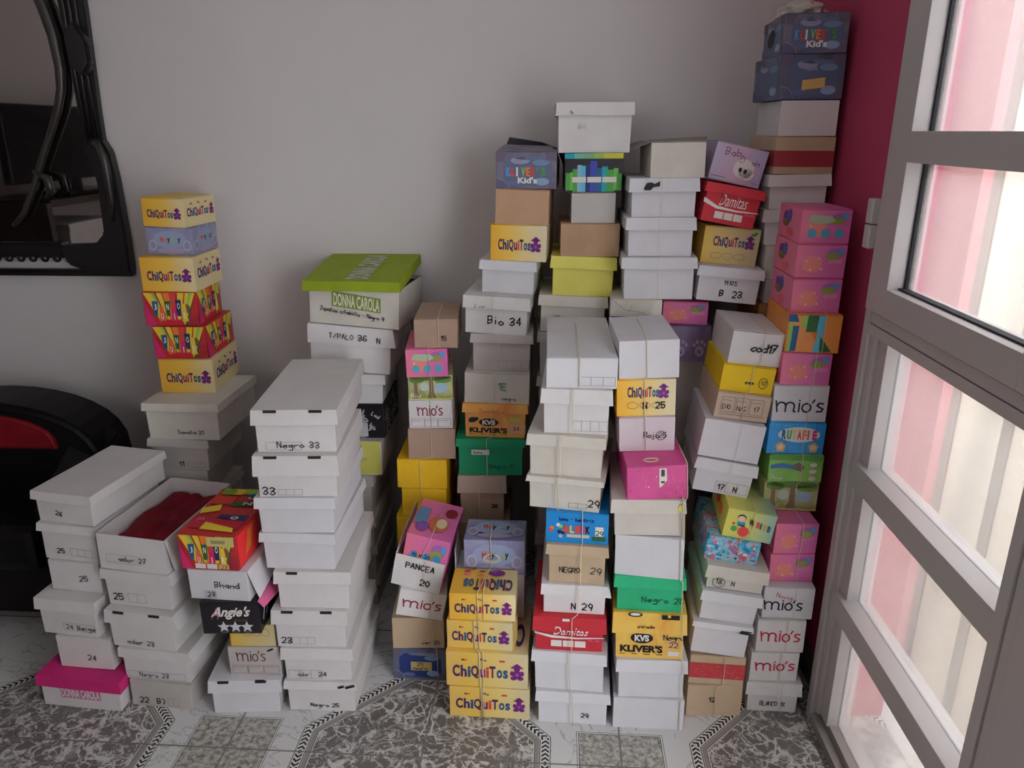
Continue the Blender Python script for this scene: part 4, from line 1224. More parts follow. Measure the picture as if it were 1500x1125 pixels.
b = C('P4', CHIQT, 'tan and yellow printed carton with three ovals below the tilted red shoebox', art=True); art_chiq(b, 'F', .18, .84, .48, .74, marks=False, ovals=True)
l = lay(b, 'printed_leaf'); l.ell(.88, .84, .05, .04, P_GR, 8); l.ell(.92, .88, .03, .04, P_GR, 8); finish(b)
b = C('P5', RED, 'tilted red shoebox with white script lettering below the lilac carton', art=True); art_damitas(b); finish(b)
b = C('P6', DUSH, 'tilted lilac carton with a white blob and two black dots', art=True)
l = lay(b, 'printed_artwork'); l.ell(.62, .42, .20, .26, P_WH, 24); l.ell(.70, .30, .14, .16, P_WH, 18); l.up(); l.ell(.56, .38, .035, .065, P_BK, 12); l.ell(.66, .36, .035, .065, P_BK, 12); l.up(); line(b, l, [(.04, .10), (.32, .10)], .0016, P_VI); line(b, l, [(.84, .10), (.94, .10)], .0016, P_VI)
hand(b, 'Bab', .20, .70, .018, PEN, .0014); hand(b, 'D', .52, .56, .016, PEN, .0014); hand(b, 'sh', .74, .56, .014, PEN, .0014); finish(b)

# --- leaning front stack
b = C('Q1', TAN2, 'brown carton marked 12 on the floor at the foot of the leaning stack'); hand(b, '12', .40, .46, .014, wd=.0022); finish(b)
b = C('Q2', TAN2, 'brown carton with a red printed band, second from the floor in the leaning stack', art=True)
l = lay(b, 'printed_band'); l.rect(.0, .22, 1.0, .74, ink((176, 56, 62))); l.up()
rnd = random.Random(9)
for i in range(40):
    u, v = rnd.random() * .95, rnd.uniform(.27, .66); line(b, l, [(u, v), (u + .05, v + rnd.uniform(-.03, .05))], .0009, ink((206, 110, 104)))
finish(b)
b = C('Q3', WHITEB, 'white shoebox with a blacked-out mark on its lid above the red-banded carton')
l = lay(b, 'pen_mark'); l.poly([(.78, .76), (.98, .74), (1.0, .80), (.98, .92), (.80, .92), (.77, .84)], PEN); finish(b)
b = C('Q4', WHITEB, 'plain white lidded shoebox under the box with circled 18 in the leaning stack'); finish(b)
b = C('Q5', CREAM, 'white lidded shoebox with circled 18 and N under the turquoise patterned carton'); l = hand(b, '18', .18, .20, .014, wd=.0018, slant=.1); ring(b, l, .235, .30, .10, .24, .0014, PEN); hand(b, 'N', .44, .18, .012, wd=.0018, slant=.1); finish(b)
b = C('Q6', XMAS, 'turquoise busy-patterned carton under the yellow-green carton', art=True)
l = lay(b, 'printed_artwork')
rnd = random.Random(4)
for i in range(44): l.ell(rnd.uniform(.04, .96), rnd.uniform(.08, .92), rnd.uniform(.01, .05), rnd.uniform(.02, .08), rnd.choice((P_WH, P_LB, P_TE, P_NV, P_PK, P_RD)), 7); l.k = i % 3
finish(b)
b = C('Q7', WIN, 'yellow-green carton with a red paint splash and bubbly letters', art=True)
l = lay(b, 'printed_artwork')
pts = []
for k in range(22):
    r = 1.0 if k % 2 else .80
    pts.append((.40 + .13 * r * math.cos(k * math.pi / 11), .26 + .20 * r * math.sin(k * math.pi / 11)))
for k in range(22): l.poly([(.40, .26), pts[k], pts[(k + 1) % 22]], P_RD)
l.ell(.20, .32, .07, .10, P_GR, 9); l.ell(.32, .54, .09, .08, P_TE, 10); l.rect(.26, .44, .40, .49, P_NV); l.up()
l.ell(.31, .72, .09, .13, P_BK, 12); l.up(); l.ell(.31, .69, .08, .11, ink((232, 196, 170)), 14); l.ell(.17, .50, .03, .05, P_RD, 8)
t = lay(b, 'lettering'); t.k = 4
for i, (ch, c) in enumerate(zip('Winlin', (P_BK, P_BK, P_RD, P_BL, P_OR, P_BL))): printed(t, ch, .47 + i * .078, .52 - i * .025, .47 + i * .078 + (.10 if ch == 'W' else .03 if ch in 'il' else .06), .74 - i * .025, c, 0, .06)
l = lay(b, 'printed_side_artwork', 'L'); l.ell(.35, .6, .16, .22, P_RD, 8); l.up(); l.ell(.33, .62, .06, .1, P_TE, 8); l.ell(.62, .5, .12, .2, P_OR, 8); finish(b)
b = C('Q8', WHITEB, 'white lidded shoebox marked 17 N in the leaning stack above the yellow-green carton'); grid(b, .40, .08, .92, .38, 3); hand(b, '17', .44, .14, .015, wd=.0026); hand(b, 'N', .70, .12, .014, wd=.0026); finish(b)
b = C('Q9', WHITEB, 'tall plain white carton with tape seam under the tan size-boxed carton', seam=False); finish(b)
b = C('Q10', card('pinkish_tan_card', (200, 176, 158), vary=.05), 'pinkish tan carton with three boxed entries DIO N/G 17', art=True)
grid(b, .10, .26, .88, .84, 3, ink((110, 90, 84)), .0011, gap=.03); hand(b, 'DIO', .13, .38, .012, wd=.0016, space=.95); hand(b, 'N/G', .40, .36, .012, wd=.0016, space=.95); hand(b, '17', .71, .38, .012, wd=.0016)
l = lay(b, 'printed_rule'); line(b, l, [(.08, .17), (.92, .19)], .0016, ink((120, 100, 92))); finish(b)
b = C('Q11', card('bright_yellow_card', (226, 188, 18), vary=.04), 'bright yellow carton with circled 17 in the leaning stack'); hand(b, 'zam', .46, .34, .009, wd=.0018); l = hand(b, '17', .76, .34, .011, wd=.0014); ring(b, l, .80, .42, .08, .20, .0014, PEN); finish(b)
b = C('Q12', WHITE, 'crumpled white carton marked cod17, topmost of the leaning front stack', amp=.003); hand(b, 'cod17', .40, .42, .020, wd=.0034, space=1.0, slant=.1); finish(b)

# --- tower in the corner, back row
b = C('R2', card('brown_orange_card', (160, 108, 66), vary=.05), 'dark orange-brown carton glimpsed low in the corner tower'); finish(b)
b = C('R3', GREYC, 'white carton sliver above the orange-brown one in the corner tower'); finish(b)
b = C('R4', CREAM, 'pale carton below the two white lidded boxes in the corner tower'); finish(b)
b = C('R5', WHITE, 'white lidded shoebox half hidden by the pink cartons, lower of two in the corner tower'); finish(b)
b = C('R6', WHITE, 'white lidded shoebox under the tan carton with red band in the corner tower'); finish(b)
b = C('R7', TAN2, 'tan carton with red band high in the corner tower', art=True)
for fc in 'FL':
    l = lay(b, 'printed_band' if fc == 'F' else 'printed_side_band', fc); l.rect(0, .20, 1, .62, ink((150, 50, 58)))
finish(b)
b = C('R8', WHITE, 'plain white carton beneath the two dark blue cartons in the corner', seam=False); finish(b)
for k, lab in (('R9', 'dark blue printed carton with tan label, lower of the two topping the corner tower'), ('R10', 'dark blue printed carton with colourful letters under the crumpled plastic bag')):
    b = C(k, KIDS if k == 'R10' else KIDB, lab, art=True)
    art_kids(b, sub=(k == 'R10')); art_kids(b, 'L', sub=False)
    if k == 'R9':
        s = lay(b, 'paper_sticker'); s.k = 8; s.poly([(.34, .20), (.70, .26), (.70, .48), (.34, .42)], TAPE)
        t = lay(b, 'lettering'); t.k = 7; printed(t, 'AGUA', .36, .62, .56, .76, ink((150, 150, 170)), 0, .02)
    else:
        s = lay(b, 'side_tear', 'L'); s.k = 8; s.poly([(.30, .32), (.45, .26), (.55, .36), (.62, .6), (.5, .74), (.38, .7), (.28, .5)], P_BK)
    finish(b)

# --- front tower beside the door frame
b = C('T1', WHITE, 'white lidded shoebox marked BLANCO 18 on the floor beside the door frame'); hand(b, 'BLANCO 18', .28, .20, .013, PEN, .0016, space=.85); finish(b)
b = C('T2', WHITE, 'white carton with red lettering right on the box marked BLANCO 18', art=True); art_mios(b, (190, 40, 74), .10, .92, .38, .68); finish(b)
b = C('T3', WHITE, 'white carton with red lettering below the white carton with black lettering', art=True); art_mios(b, (186, 40, 70), .08, .90, .34, .66); finish(b)
b = C('T4', WHITEB, 'white carton with black lettering and red pen scrawl below the pink cartons', art=True); art_mios(b, (34, 32, 46), .02, .78, .28, .58); hand(b, 'Nong', .24, .68, .013, PENR, .0014, rot=-.2); finish(b)
for k, lab in (('T5', 'pink flower-print carton on the white carton with red scrawl'), ('T6', 'pink flower-print carton under the green forest carton, beside the door frame')):
    b = C(k, PINK, lab, art=True); art_pink(b); finish(b)
b = C('U1', FOR2, 'green carton with tree trunks and grass print beside the door frame', art=True); art_forest(b); finish(b)
b = C('U2', FOR1, 'green carton with river landscape print beneath the sky-blue carton', art=True); art_forest(b, river=True); finish(b)
b = C('U3', BLUE, 'sky-blue carton with white oval logo and rainbow letters', art=True)
l = lay(b, 'printed_artwork'); l.ell(.54, .62, .37, .24, P_WH, 28); l.up(); l.ell(.54, .62, .35, .22, ink((220, 232, 240)), 28); l.up()
rnd = random.Random(8)
for i in range(30): l.ell(rnd.uniform(.03, .97), rnd.choice((rnd.uniform(.05, .35), rnd.uniform(.88, .96))), .012, .02, ink((90, 176, 226)), 6)
l.up()
for u in (.24, .82):
    for k in range(5): l.ell(u + .05 * math.cos(k * 1.257 + .3), .22 + .09 * math.sin(k * 1.257 + .3), .045, .075, ink((214, 170, 120)), 8)
    l.up(); l.ell(u, .22, .05, .08, ink((232, 206, 170)), 10)
t = lay(b, 'lettering'); t.k = 8
for i, (ch, c) in enumerate(zip('RUTAFIE', (P_BL, P_GR, P_YE, P_RD, P_OR, P_RD, P_MA))): printed(t, ch, .235 + i * .09, .47, .235 + i * .09 + (.03 if ch == 'I' else .078), .77, c, 0, .06)
finish(b)
b = C('U4', WHITEB, 'white carton with black lettering under the small pink carton, beside the maroon wall', art=True); art_mios(b, (34, 32, 46), .05, .93, .28, .60); finish(b)
b = C('U5', PINK, 'pink flower-print carton under the orange and teal carton', art=True); art_pink(b); finish(b)
b = C('U6', ORA, 'orange carton with teal and green geometric stripes', art=True)
l = lay(b, 'printed_artwork')
for pts, m in (([(.0, 1), (.14, 1), (.20, .8), (.0, .8)], P_BL), ([(.02, .02), (.09, .02), (.09, .8), (.02, .8)], P_LG), ([(.08, .02), (.19, .05), (.21, .70), (.10, .70)], P_BL), ([(.26, .98), (.36, .98), (.34, .62), (.24, .70)], P_LG), ([(.36, .98), (.58, .98), (.56, .55), (.34, .55)], P_DG), ([(.56, .98), (.68, .98), (.66, .02), (.52, .02)], P_CY), ([(.62, .45), (.86, .05), (.64, .02)], P_DG), ([(.44, .55), (.56, .55), (.56, .3), (.5, .4)], ink((210, 110, 50)))):
    l.poly(pts, m); l.up()
finish(b)
for k, lab, cc in (('U7', 'pink flower-print carton, lowest of three alike beside the maroon wall', False), ('U8', 'pink flower-print carton, middle of three alike beside the maroon wall', False), ('U9', 'pink carton with three blue circles topping the tower beside the maroon wall', True)):
    b = C(k, PINK, lab, art=True); art_pink(b, circles=cc); finish(b)

# --- unseen cartons that carry the back-row towers
def under(key, n, where):
    x, y, z, yaw, roll, w, L, h, lid = D[key]
    for i in range(n):
        hh = z / n
        k = '%s_u%d' % (key, i)
        carton(k, (x, y + .004, i * hh, 0, 0, w, min(L, 2.425 - y), hh, .03 if hh > .09 else 0), GREYC, None, 'plain greyish shoebox buried under ' + where, 'shoeboxes buried under ' + where, seam=False)
under('C0', 4, 'the wall tower of yellow and red cartons')
under('F0', 2, 'the stack crowned by the lime green lid')
under('Gx', 2, 'the narrow back stack with three yellow cartons')
under('I0', 2, 'the back stack topped by the dark violet carton')
under('K1', 7, 'the back stack topped by the highest middle box')
under('N0', 6, 'the back stack of plain white lidded boxes')
under('P00', 5, 'the back stack with the purple paw-print carton')
under('R2', 7, 'the corner tower topped by dark blue cartons')
# ------------------------------------------------------------------ room
WY, WX = 2.44, 0.755      # back wall, maroon side wall
def slab(name, x0, x1, y0, y1, z0, z1, m, parent=None, bevel=0.0):
    bm = bmesh.new()
    bmesh.ops.create_cube(bm, size=1.0)
    for v in bm.verts:
        v.co = Vector(((x0 + x1) / 2 + v.co.x * (x1 - x0), (y0 + y1) / 2 + v.co.y * (y1 - y0), (z0 + z1) / 2 + v.co.z * (z1 - z0)))
    if bevel:
        bmesh.ops.bevel(bm, geom=bm.edges[:], offset=bevel, segments=2, profile=0.6, affect='EDGES')
    return bm_obj(name, bm, m, parent)

def add_slab(bm, x0, x1, y0, y1, z0, z1):
    r = bmesh.ops.create_cube(bm, size=1.0)
    for v in r['verts']:
        v.co = Vector(((x0 + x1) / 2 + v.co.x * (x1 - x0), (y0 + y1) / 2 + v.co.y * (y1 - y0), (z0 + z1) / 2 + v.co.z * (z1 - z0)))

def floor_material():
    m = bpy.data.materials.new('marble_pattern_tiles')
    nb = NB(m)
    P = nb.coord('Object')
    s = nb.n('ShaderNodeSeparateXYZ'); nb.l(P, s.inputs[0])
    ca, sa = math.cos(R(1.1)), math.sin(R(1.1))
    dx = nb.m('ADD', s.outputs[0], 0.284); dy = nb.m('SUBTRACT', s.outputs[1], 1.466)
    X = nb.m('SUBTRACT', nb.m('MULTIPLY', dx, ca), nb.m('MULTIPLY', dy, sa))
    Y = nb.m('ADD', nb.m('MULTIPLY', dx, sa), nb.m('MULTIPLY', dy, ca))
    T = 0.487
    def fold(a, per):
        return nb.m('SUBTRACT', a, nb.m('MULTIPLY', nb.m('ROUND', nb.m('DIVIDE', a, per)), per))
    ox, oy = fold(X, 2 * T), fold(Y, 2 * T)
    ax, ay = nb.m('ABSOLUTE', ox), nb.m('ABSOLUTE', oy)
    dg = nb.m('SUBTRACT', nb.m('MULTIPLY', nb.m('ADD', ax, ay), 0.70711), 0.2828)
    e = nb.m('MAXIMUM', nb.m('MAXIMUM', nb.m('SUBTRACT', ax, .315), nb.m('SUBTRACT', ay, .315)), dg)
    def between(v, a, b):
        return nb.m('MULTIPLY', nb.m('GREATER_THAN', v, a), nb.m('LESS_THAN', v, b))
    # along-border coordinate for the chevrons
    isd = nb.m('GREATER_THAN', dg, nb.m('MAXIMUM', nb.m('SUBTRACT', ax, .315), nb.m('SUBTRACT', ay, .315)))
    isx = nb.m('GREATER_THAN', ax, ay)
    t_str = nb.m('ADD', nb.m('MULTIPLY', isx, ay), nb.m('MULTIPLY', nb.m('SUBTRACT', 1.0, isx), ax))
    t_dia = nb.m('MULTIPLY', nb.m('SUBTRACT', ay, ax), 0.70711)
    t = nb.m('ADD', nb.m('MULTIPLY', isd, t_dia), nb.m('MULTIPLY', nb.m('SUBTRACT', 1.0, isd), t_str))
    band = nb.m('ABSOLUTE', nb.m('ADD', e, .0135))
    chev = nb.m('FRACT', nb.m('DIVIDE', nb.m('ADD', t, nb.m('MULTIPLY', band, 0.9)), .0135))
    chev = nb.m('MULTIPLY', nb.m('LESS_THAN', chev, .5), nb.m('LESS_THAN', band, .0092))
    # dark veined marble
    vec = nb.n('ShaderNodeMapping'); nb.l(P, vec.inputs[0])
    w1 = nb.noise(P, 6.0, 5.0, 0.6, 0.5)
    w2 = nb.noise(P, 21.0, 8.0, 0.75, 1.6)
    warp = nb.n('ShaderNodeVectorMath', operation='MULTIPLY_ADD')
    nb.l(w1.outputs[1], warp.inputs[0]); warp.inputs[1].default_value = (.16, .16, .16); nb.l(P, warp.inputs[2])
    vo = nb.n('ShaderNodeTexVoronoi', feature='DISTANCE_TO_EDGE'); nb.l(warp.outputs[0], vo.inputs['Vector']); vo.inputs['Scale'].default_value = 24.0
    vein = nb.ramp(vo.outputs[0], [(0.0, (1, 1, 1, 1)), (.03, (.85, .85, .85, 1)), (.07, (0, 0, 0, 1))])
    vo2 = nb.n('ShaderNodeTexVoronoi', feature='DISTANCE_TO_EDGE'); nb.l(warp.outputs[0], vo2.inputs['Vector']); vo2.inputs['Scale'].default_value = 9.0
    vein2 = nb.ramp(vo2.outputs[0], [(0.0, (1, 1, 1, 1)), (.016, (.8, .8, .8, 1)), (.04, (0, 0, 0, 1))])
    w3 = nb.noise(P, 7.0, 3.0, 0.5, .6)
    vm = nb.ramp(w3.outputs[0], [(.40, (.10, .10, .10, 1)), (.60, (1, 1, 1, 1))])
    vm2 = nb.ramp(w1.outputs[0], [(.44, (.1, .1, .1, 1)), (.56, (1, 1, 1, 1))])
    patch = nb.ramp(w2.outputs[0], [(.525, (0, 0, 0, 1)), (.575, (1, 1, 1, 1))])
    base = nb.mix(nb.noise(P, 9.0, 4.0).outputs[0], rgb(80, 75, 74), rgb(126, 121, 118))
    vv = nb.m('MINIMUM', nb.m('ADD', nb.m('MAXIMUM', nb.m('MULTIPLY', vein, vm), nb.m('MULTIPLY', vein2, vm2)), nb.m('MULTIPLY', patch, .85)), 1.0)
    dark = nb.mix(vv, base, rgb(214, 211, 208))
    # white marble with grey veins
    wv = nb.noise(P, 5.0, 6.0, 0.6, 1.6)
    wl = nb.ramp(wv.outputs[0], [(.485, (0, 0, 0, 1)), (.50, (.55, .55, .55, 1)), (.515, (0, 0, 0, 1))])
    white = nb.mix(wl, rgb(222, 222, 222), rgb(110, 104, 104))
    # speckled granite
    g1 = nb.noise(P, 75.0, 3.0, 0.6); g2 = nb.noise(P, 26.0, 3.0, 0.6)
    gr = nb.ramp(g1.outputs[0], [(.36, rgb(92, 88, 86)), (.46, rgb(150, 146, 138)), (.60, rgb(206, 204, 198))])
    gr = nb.mix(nb.m('MULTIPLY', g2.outputs[0], .5), gr, rgb(168, 164, 156))
    # granite squares between the octagons
    gx = nb.m('ABSOLUTE', fold(nb.m('ADD', X, T), 2 * T)); gy = nb.m('ABSOLUTE', fold(Y, 2 * T))
    gd = nb.m('MAXIMUM', gx, gy)
    col = nb.mix(nb.m('LESS_THAN', gd, .1015), white, gr)
    col = nb.mix(between(gd, .1015, .1032), col, rgb(60, 58, 58))
    col = nb.mix(between(gd, .1032, .1065), col, rgb(226, 226, 226))
    col = nb.mix(between(gd, .1065, .1080), col, rgb(70, 68, 68))
    # octagon border
    inn = nb.m('LESS_THAN', e, 0.0)
    col = nb.mix(inn, col, rgb(222, 222, 220))
    col = nb.mix(chev, col, rgb(30, 28, 30))
    for a, b2, c in ((-.0020, .0, (46, 44, 46)), (-.0275, -.0255, (40, 38, 40)), (-.0385, -.0285, (146, 140, 136)), (-.0408, -.0388, (40, 38, 40)), (-.0432, -.0408, (220, 218, 216))):
        col = nb.mix(between(e, a, b2), col, rgb(*c))
    col = nb.mix(nb.m('LESS_THAN', e, -.0432), col, dark)
    # grout lines
    jx = nb.m('ABSOLUTE', fold(X, T)); jy = nb.m('ABSOLUTE', fold(Y, T))
    j = nb.m('LESS_THAN', nb.m('MINIMUM', jx, jy), .0026)
    col = nb.mix(nb.m('MULTIPLY', j, .85), col, rgb(112, 106, 104))
    b = nb.bsdf(col, .22, nb.m('SUBTRACT', 1.0, j), .25, .001, .45)
    return m

structure(slab('floor', -2.6, .894, -2.8, 2.6, -.06, 0.0, floor_material()))

def plaster(name, c, scale=3.0, v=.05):
    m = bpy.data.materials.new(name)
    nb = NB(m); co = nb.coord()
    n1 = nb.noise(co, scale, 4.0, .6); n2 = nb.noise(co, 60.0, 3.0, .6)
    c = rgb(*c)
    col = nb.mix(n1.outputs[0], c, tuple(x * (1 - 2 * v) for x in c[:3]) + (1,))
    nb.bsdf(col, .75, n2.outputs[0], .08, .001, .25)
    return m
WALLW = plaster('white_wall_paint', (222, 217, 217))
MAROON = plaster('maroon_wall_paint', (172, 60, 90), 4.0, .08)
CEIL = plaster('ceiling_paint', (206, 202, 200))
structure(slab('wall_back', -2.6, .90, WY, WY + .12, 0, 2.95, WALLW))
structure(slab('wall_left', -2.6, -2.48, -2.8, WY, 0, 2.95, WALLW))
structure(slab('wall_front', -2.6, .90, -2.8, -2.68, 0, 2.95, WALLW))
structure(slab('ceiling', -2.6, .90, -2.8, WY + .12, 2.95, 3.05, CEIL))
structure(slab('wall_right', WX, WX + .14, 1.656, WY, 0, 2.95, MAROON))
structure(slab('trim_1', WX, WX + .14, -2.68, -1.15, 0, 2.95, MAROON))

structure(slab('trim_light_block', WX, WX + .14, -.10, .845, 1.75, 2.80, MAROON))  # unseen header, added to keep doorway light off the upper wall
structure(slab('trim_2', WX, WX + .14, -1.15, 1.656, 2.80, 2.95, MAROON))
structure(slab('baseboard_right', WX - .012, WX, 1.66, WY, 0, .085, card('dark_skirting_tile', (96, 86, 84), vary=.1, rough=.4)))

# glazed aluminium door panel in the right-hand wall
def metal(name, c, rough):
    m = bpy.data.materials.new(name)
    nb = NB(m); co = nb.coord()
    n = nb.noise(co, 40.0, 2.0, .5)
    nb.bsdf(rgb(*c), rough, n.outputs[0], .03, .0005, .5, .25)
    return m
ALU = metal('matt_grey_aluminium', (196, 190, 190), .42)
ALU2 = metal('dusty_sill_aluminium', (150, 142, 138), .55)
GASK = flat('dark_rubber_gasket', (34, 34, 38), .7)
HINGE = metal('white_painted_hinge', (206, 204, 204), .4)
def glass_mat():
    m = bpy.data.materials.new('frosted_glass')
    nb = NB(m)
    co = nb.coord()
    n = nb.noise(co, 160.0, 2.0, .6)
    bp = nb.n('ShaderNodeBump'); bp.inputs['Strength'].default_value = .3; bp.inputs['Distance'].default_value = .001
    nb.l(n.outputs[0], bp.inputs['Height'])
    g = nb.n('ShaderNodeBsdfRefraction'); g.inputs['Roughness'].default_value = .07; g.inputs['IOR'].default_value = 1.25
    g.inputs['Color'].default_value = (.96, .97, .97, 1)
    nb.l(bp.outputs[0], g.inputs['Normal'])
    tr = nb.n('ShaderNodeBsdfTranslucent'); tr.inputs['Color'].default_value = (.92, .92, .92, 1)
    tp = nb.n('ShaderNodeBsdfTransparent'); tp.inputs['Color'].default_value = (.95, .96, .96, 1)
    m1 = nb.n('ShaderNodeMixShader'); m1.inputs[0].default_value = .32
    nb.l(g.outputs[0], m1.inputs[1]); nb.l(tr.outputs[0], m1.inputs[2])
    m2 = nb.n('ShaderNodeMixShader'); m2.inputs[0].default_value = .46
    nb.l(m1.outputs[0], m2.inputs[1]); nb.l(tp.outputs[0], m2.inputs[2])
    nb.l(m2.outputs[0], nb.out.inputs[0])
    return m
GLASS = glass_mat()
door = empty('door_1', (.72, 1.3, 0)); structure(door)
def dpart(name, *a, m=ALU, bev=.0012):
    o = slab(name, *a, m, door, bev)
    o.location = (-.72, -1.3, 0)
    return o
dpart('jamb', .70, .772, 1.628, 1.656, 0, 2.80)
dpart('jamb', .708, .772, 1.602, 1.628, .045, 1.035)
dpart('jamb', .716, .772, 1.562, 1.602, .045, 1.035)
dpart('transom', .700, .772, 1.00, 1.628, 1.036, 1.0585)
dpart('transom', .7015, .772, 1.00, 1.628, 1.0605, 1.084)
dpart('leaf_stile', .690, .750, 1.548, 1.637, 1.090, 2.78)
dpart('leaf_stile', .690, .750, 1.000, 1.085, 1.090, 2.78)
dpart('gasket', .722, .740, 1.541, 1.548, 1.147, 2.72, m=GASK)
dpart('leaf_rail', .690, .750, 1.085, 1.548, 1.090, 1.146)
dpart('leaf_rail', .690, .750, 1.085, 1.548, 1.393, 1.450)
dpart('leaf_rail', .690, .750, 1.085, 1.548, 2.70, 2.78)
dpart('gasket', .712, .730, 1.085, 1.548, 1.146, 1.150, m=GASK)
dpart('rail', .702, .772, 1.02, 1.602, .688, .745)
dpart('rail', .702, .772, 1.02, 1.602, .352, .408)
dpart('sill', .700, .772, 1.02, 1.628, 0, .028, m=ALU2)
dpart('sill', .722, .772, 1.02, 1.60, .028, .048, m=ALU2)
dpart('post', .690, .772, .995, 1.02, 0, 1.09)
dpart('post', .694, .772, .970, .993, 0, 2.80)
dpart('post', .690, .772, .845, .968, 0, 2.80)
for z0, z1, y1, x in ((.048, .352, 1.562, .742), (.408, .688, 1.562, .742), (.745, 1.036, 1.562, .742), (1.146, 1.393, 1.540, .728), (1.450, 2.70, 1.540, .728)):
    dpart('frosted_pane', x, x + .005, 1.02 if z1 < 1.1 else 1.085, y1, z0, z1, m=GLASS, bev=0)
for y0, y1 in ((-1.15, -.10),):
    dpart('post', .694, .772, y0 - .10, y0, 0, 2.80)
    for z0, z1 in ((0, .08), (.69, .745), (1.36, 1.45), (2.70, 2.80)):
        dpart('rail', .702, .772, y0, y1, z0, z1)
    for z0, z1 in ((.08, .69), (.745, 1.36), (1.45, 2.70)):
        dpart('frosted_pane', .738, .743, y0, y1, z0, z1, m=GLASS, bev=0)
for z0, z1 in ((1.213, 1.262), (1.2645, 1.316)):
    dpart('hinge', .682, .700, 1.655, 1.682, z0, z1, m=HINGE, bev=.003)

# outside: pink and cream sheet fence a little way beyond the glass
FX = 2.30
fence = empty('sheet_fence', (FX, 1.8, -2.0)); tag(fence, 'pink and cream sheet fence outside, blurred behind the frosted glass', 'fence')
def sheet(y0, y1, m):
    bm = bmesh.new()
    n = 24
    rows = []
    for i in range(n + 1):
        t = i / n
        y = y0 + (y1 - y0) * t
        e = min(t, 1 - t)
        x = FX + (.010 * (1 - min(1, e / .07)) ** 1.4) - .006 * math.sin(math.pi * t)
        rows.append((bm.verts.new((x - FX, y - 1.8, -2.0)), bm.verts.new((x - FX, y - 1.8, 2.35))))
    for p, q in zip(rows[:-1], rows[1:]):
        bm.faces.new((p[0], q[0], q[1], p[1]))
    bm.normal_update()
    bmesh.ops.solidify(bm, geom=bm.faces[:], thickness=.004)
    o = bm_obj('panel', bm, m, fence); o.location.z = 2.0
    return o
PKS = card('faded_pink_paint', (182, 84, 98), vary=.08, rough=.6)
CRS = card('cream_sheet_paint', (216, 206, 186), vary=.05, rough=.6)
SEAM = [-.33, -.12, .09, .30, .51, .72, .93, 1.14, 1.35, 1.56, 1.775, 1.985, 2.11, 2.33, 2.55, 2.8]
WHS = card('white_sheet_paint', (228, 230, 228), vary=.04, rough=.6)
for i, (a, b) in enumerate(zip(SEAM[:-1], SEAM[1:])):
    m = PKS if 1.77 < a < 2.2 else CRS if a < 1.77 else WHS
    y0, y1 = a * FX, b * FX
    sheet(y0 + .004, y1 - .004, m)
    o = slab('seam_shade_strip', FX - .016, FX + .02, y0 - .040, y0 + .040, -2.0, 2.33, card('dark_seam_shade', (40, 38, 38), vary=.06), fence)  # dark strip over each seam, painted stand-in for the fold's shadow
    o.location = (-FX, -1.8, 2.0)
structure(slab('wall_light_stop', .80, .893, -4.0, 7.0, -2.00, -.062, plaster('light_stop_white', (228, 226, 222))))  # unseen wall, added to stop sky light leaking under the floor
structure(slab('ground', .8, 8.0, -8.0, 12.0, -2.10, -2.00, plaster('pale_concrete', (232, 231, 228))))

# ------------------------------------------------------------------ mirror on the back wall
BLK = card('black_lacquered_wood', (20, 17, 20), vary=.15, rough=.3, spec=.5)
BRZ = card('worn_dark_bronze', (44, 36, 32), vary=.25, rough=.35, spec=.5)
mm = bpy.data.materials.new('mirror_glass')
nb = NB(mm); gl = nb.bsdf((.46, .44, .43, 1), .03, None, metal=1.0)
mir = empty('wall_mirror', (-1.78, WY, 1.0))
tag(mir, 'large black ornate framed mirror hanging on the white back wall, cut off at left', 'mirror')
def world_child(o):
    o.parent = mir; o.location = (1.78, -WY, -1.0)
    return o
def extr(name, pts, y0, y1, m, bev=.004):
    """solid of an outline in the wall plane (x, z), from y0 to y1"""
    bm = bmesh.new()
    f = bm.faces.new([bm.verts.new((x, y0, z)) for x, z in pts])
    r = bmesh.ops.extrude_face_region(bm, geom=[f])
    for v in r['geom']:
        if isinstance(v, bmesh.types.BMVert):
            v.co.y = y1
    bmesh.ops.recalc_face_normals(bm, faces=bm.faces[:])
    if bev:
        bmesh.ops.bevel(bm, geom=bm.edges[:], offset=bev, segments=2, affect='EDGES')
    return world_child(bm_obj(name, bm, m))
def tube(name, pts, rad, m, parent=None, sides=8, squash=1.0, closed=False):
    bm = bmesh.new()
    pts = [Vector(p) for p in pts]
    rings = []
    for i, p in enumerate(pts):
        t = (pts[min(i + 1, len(pts) - 1)] - pts[max(i - 1, 0)])
        t = t.normalized() if t.length > 1e-9 else Vector((0, 0, 1))
        a = Vector((0, 1, 0)) if abs(t.y) < .9 else Vector((1, 0, 0))
        n1 = t.cross(a).normalized(); n2 = t.cross(n1).normalized()
        rr = rad[i] if isinstance(rad, (list, tuple)) else rad
        rings.append([bm.verts.new(p + n1 * rr * math.cos(2 * math.pi * k / sides) + n2 * rr * squash * math.sin(2 * math.pi * k / sides)) for k in range(sides)])
    for a, b in zip(rings[:-1], rings[1:]):
        for k in range(sides):
            bm.faces.new((a[k], a[(k + 1) % sides], b[(k + 1) % sides], b[k]))
    bm.faces.new(rings[0]); bm.faces.new(rings[-1][::-1])
    bmesh.ops.recalc_face_normals(bm, faces=bm.faces[:])
    return bm_obj(name, bm, m, parent, smooth=True)
cx = -1.78
G = slab('mirror_glass', cx - .40, cx + .40, WY - .014, WY - .006, 1.06, 2.30, mm); world_child(G)
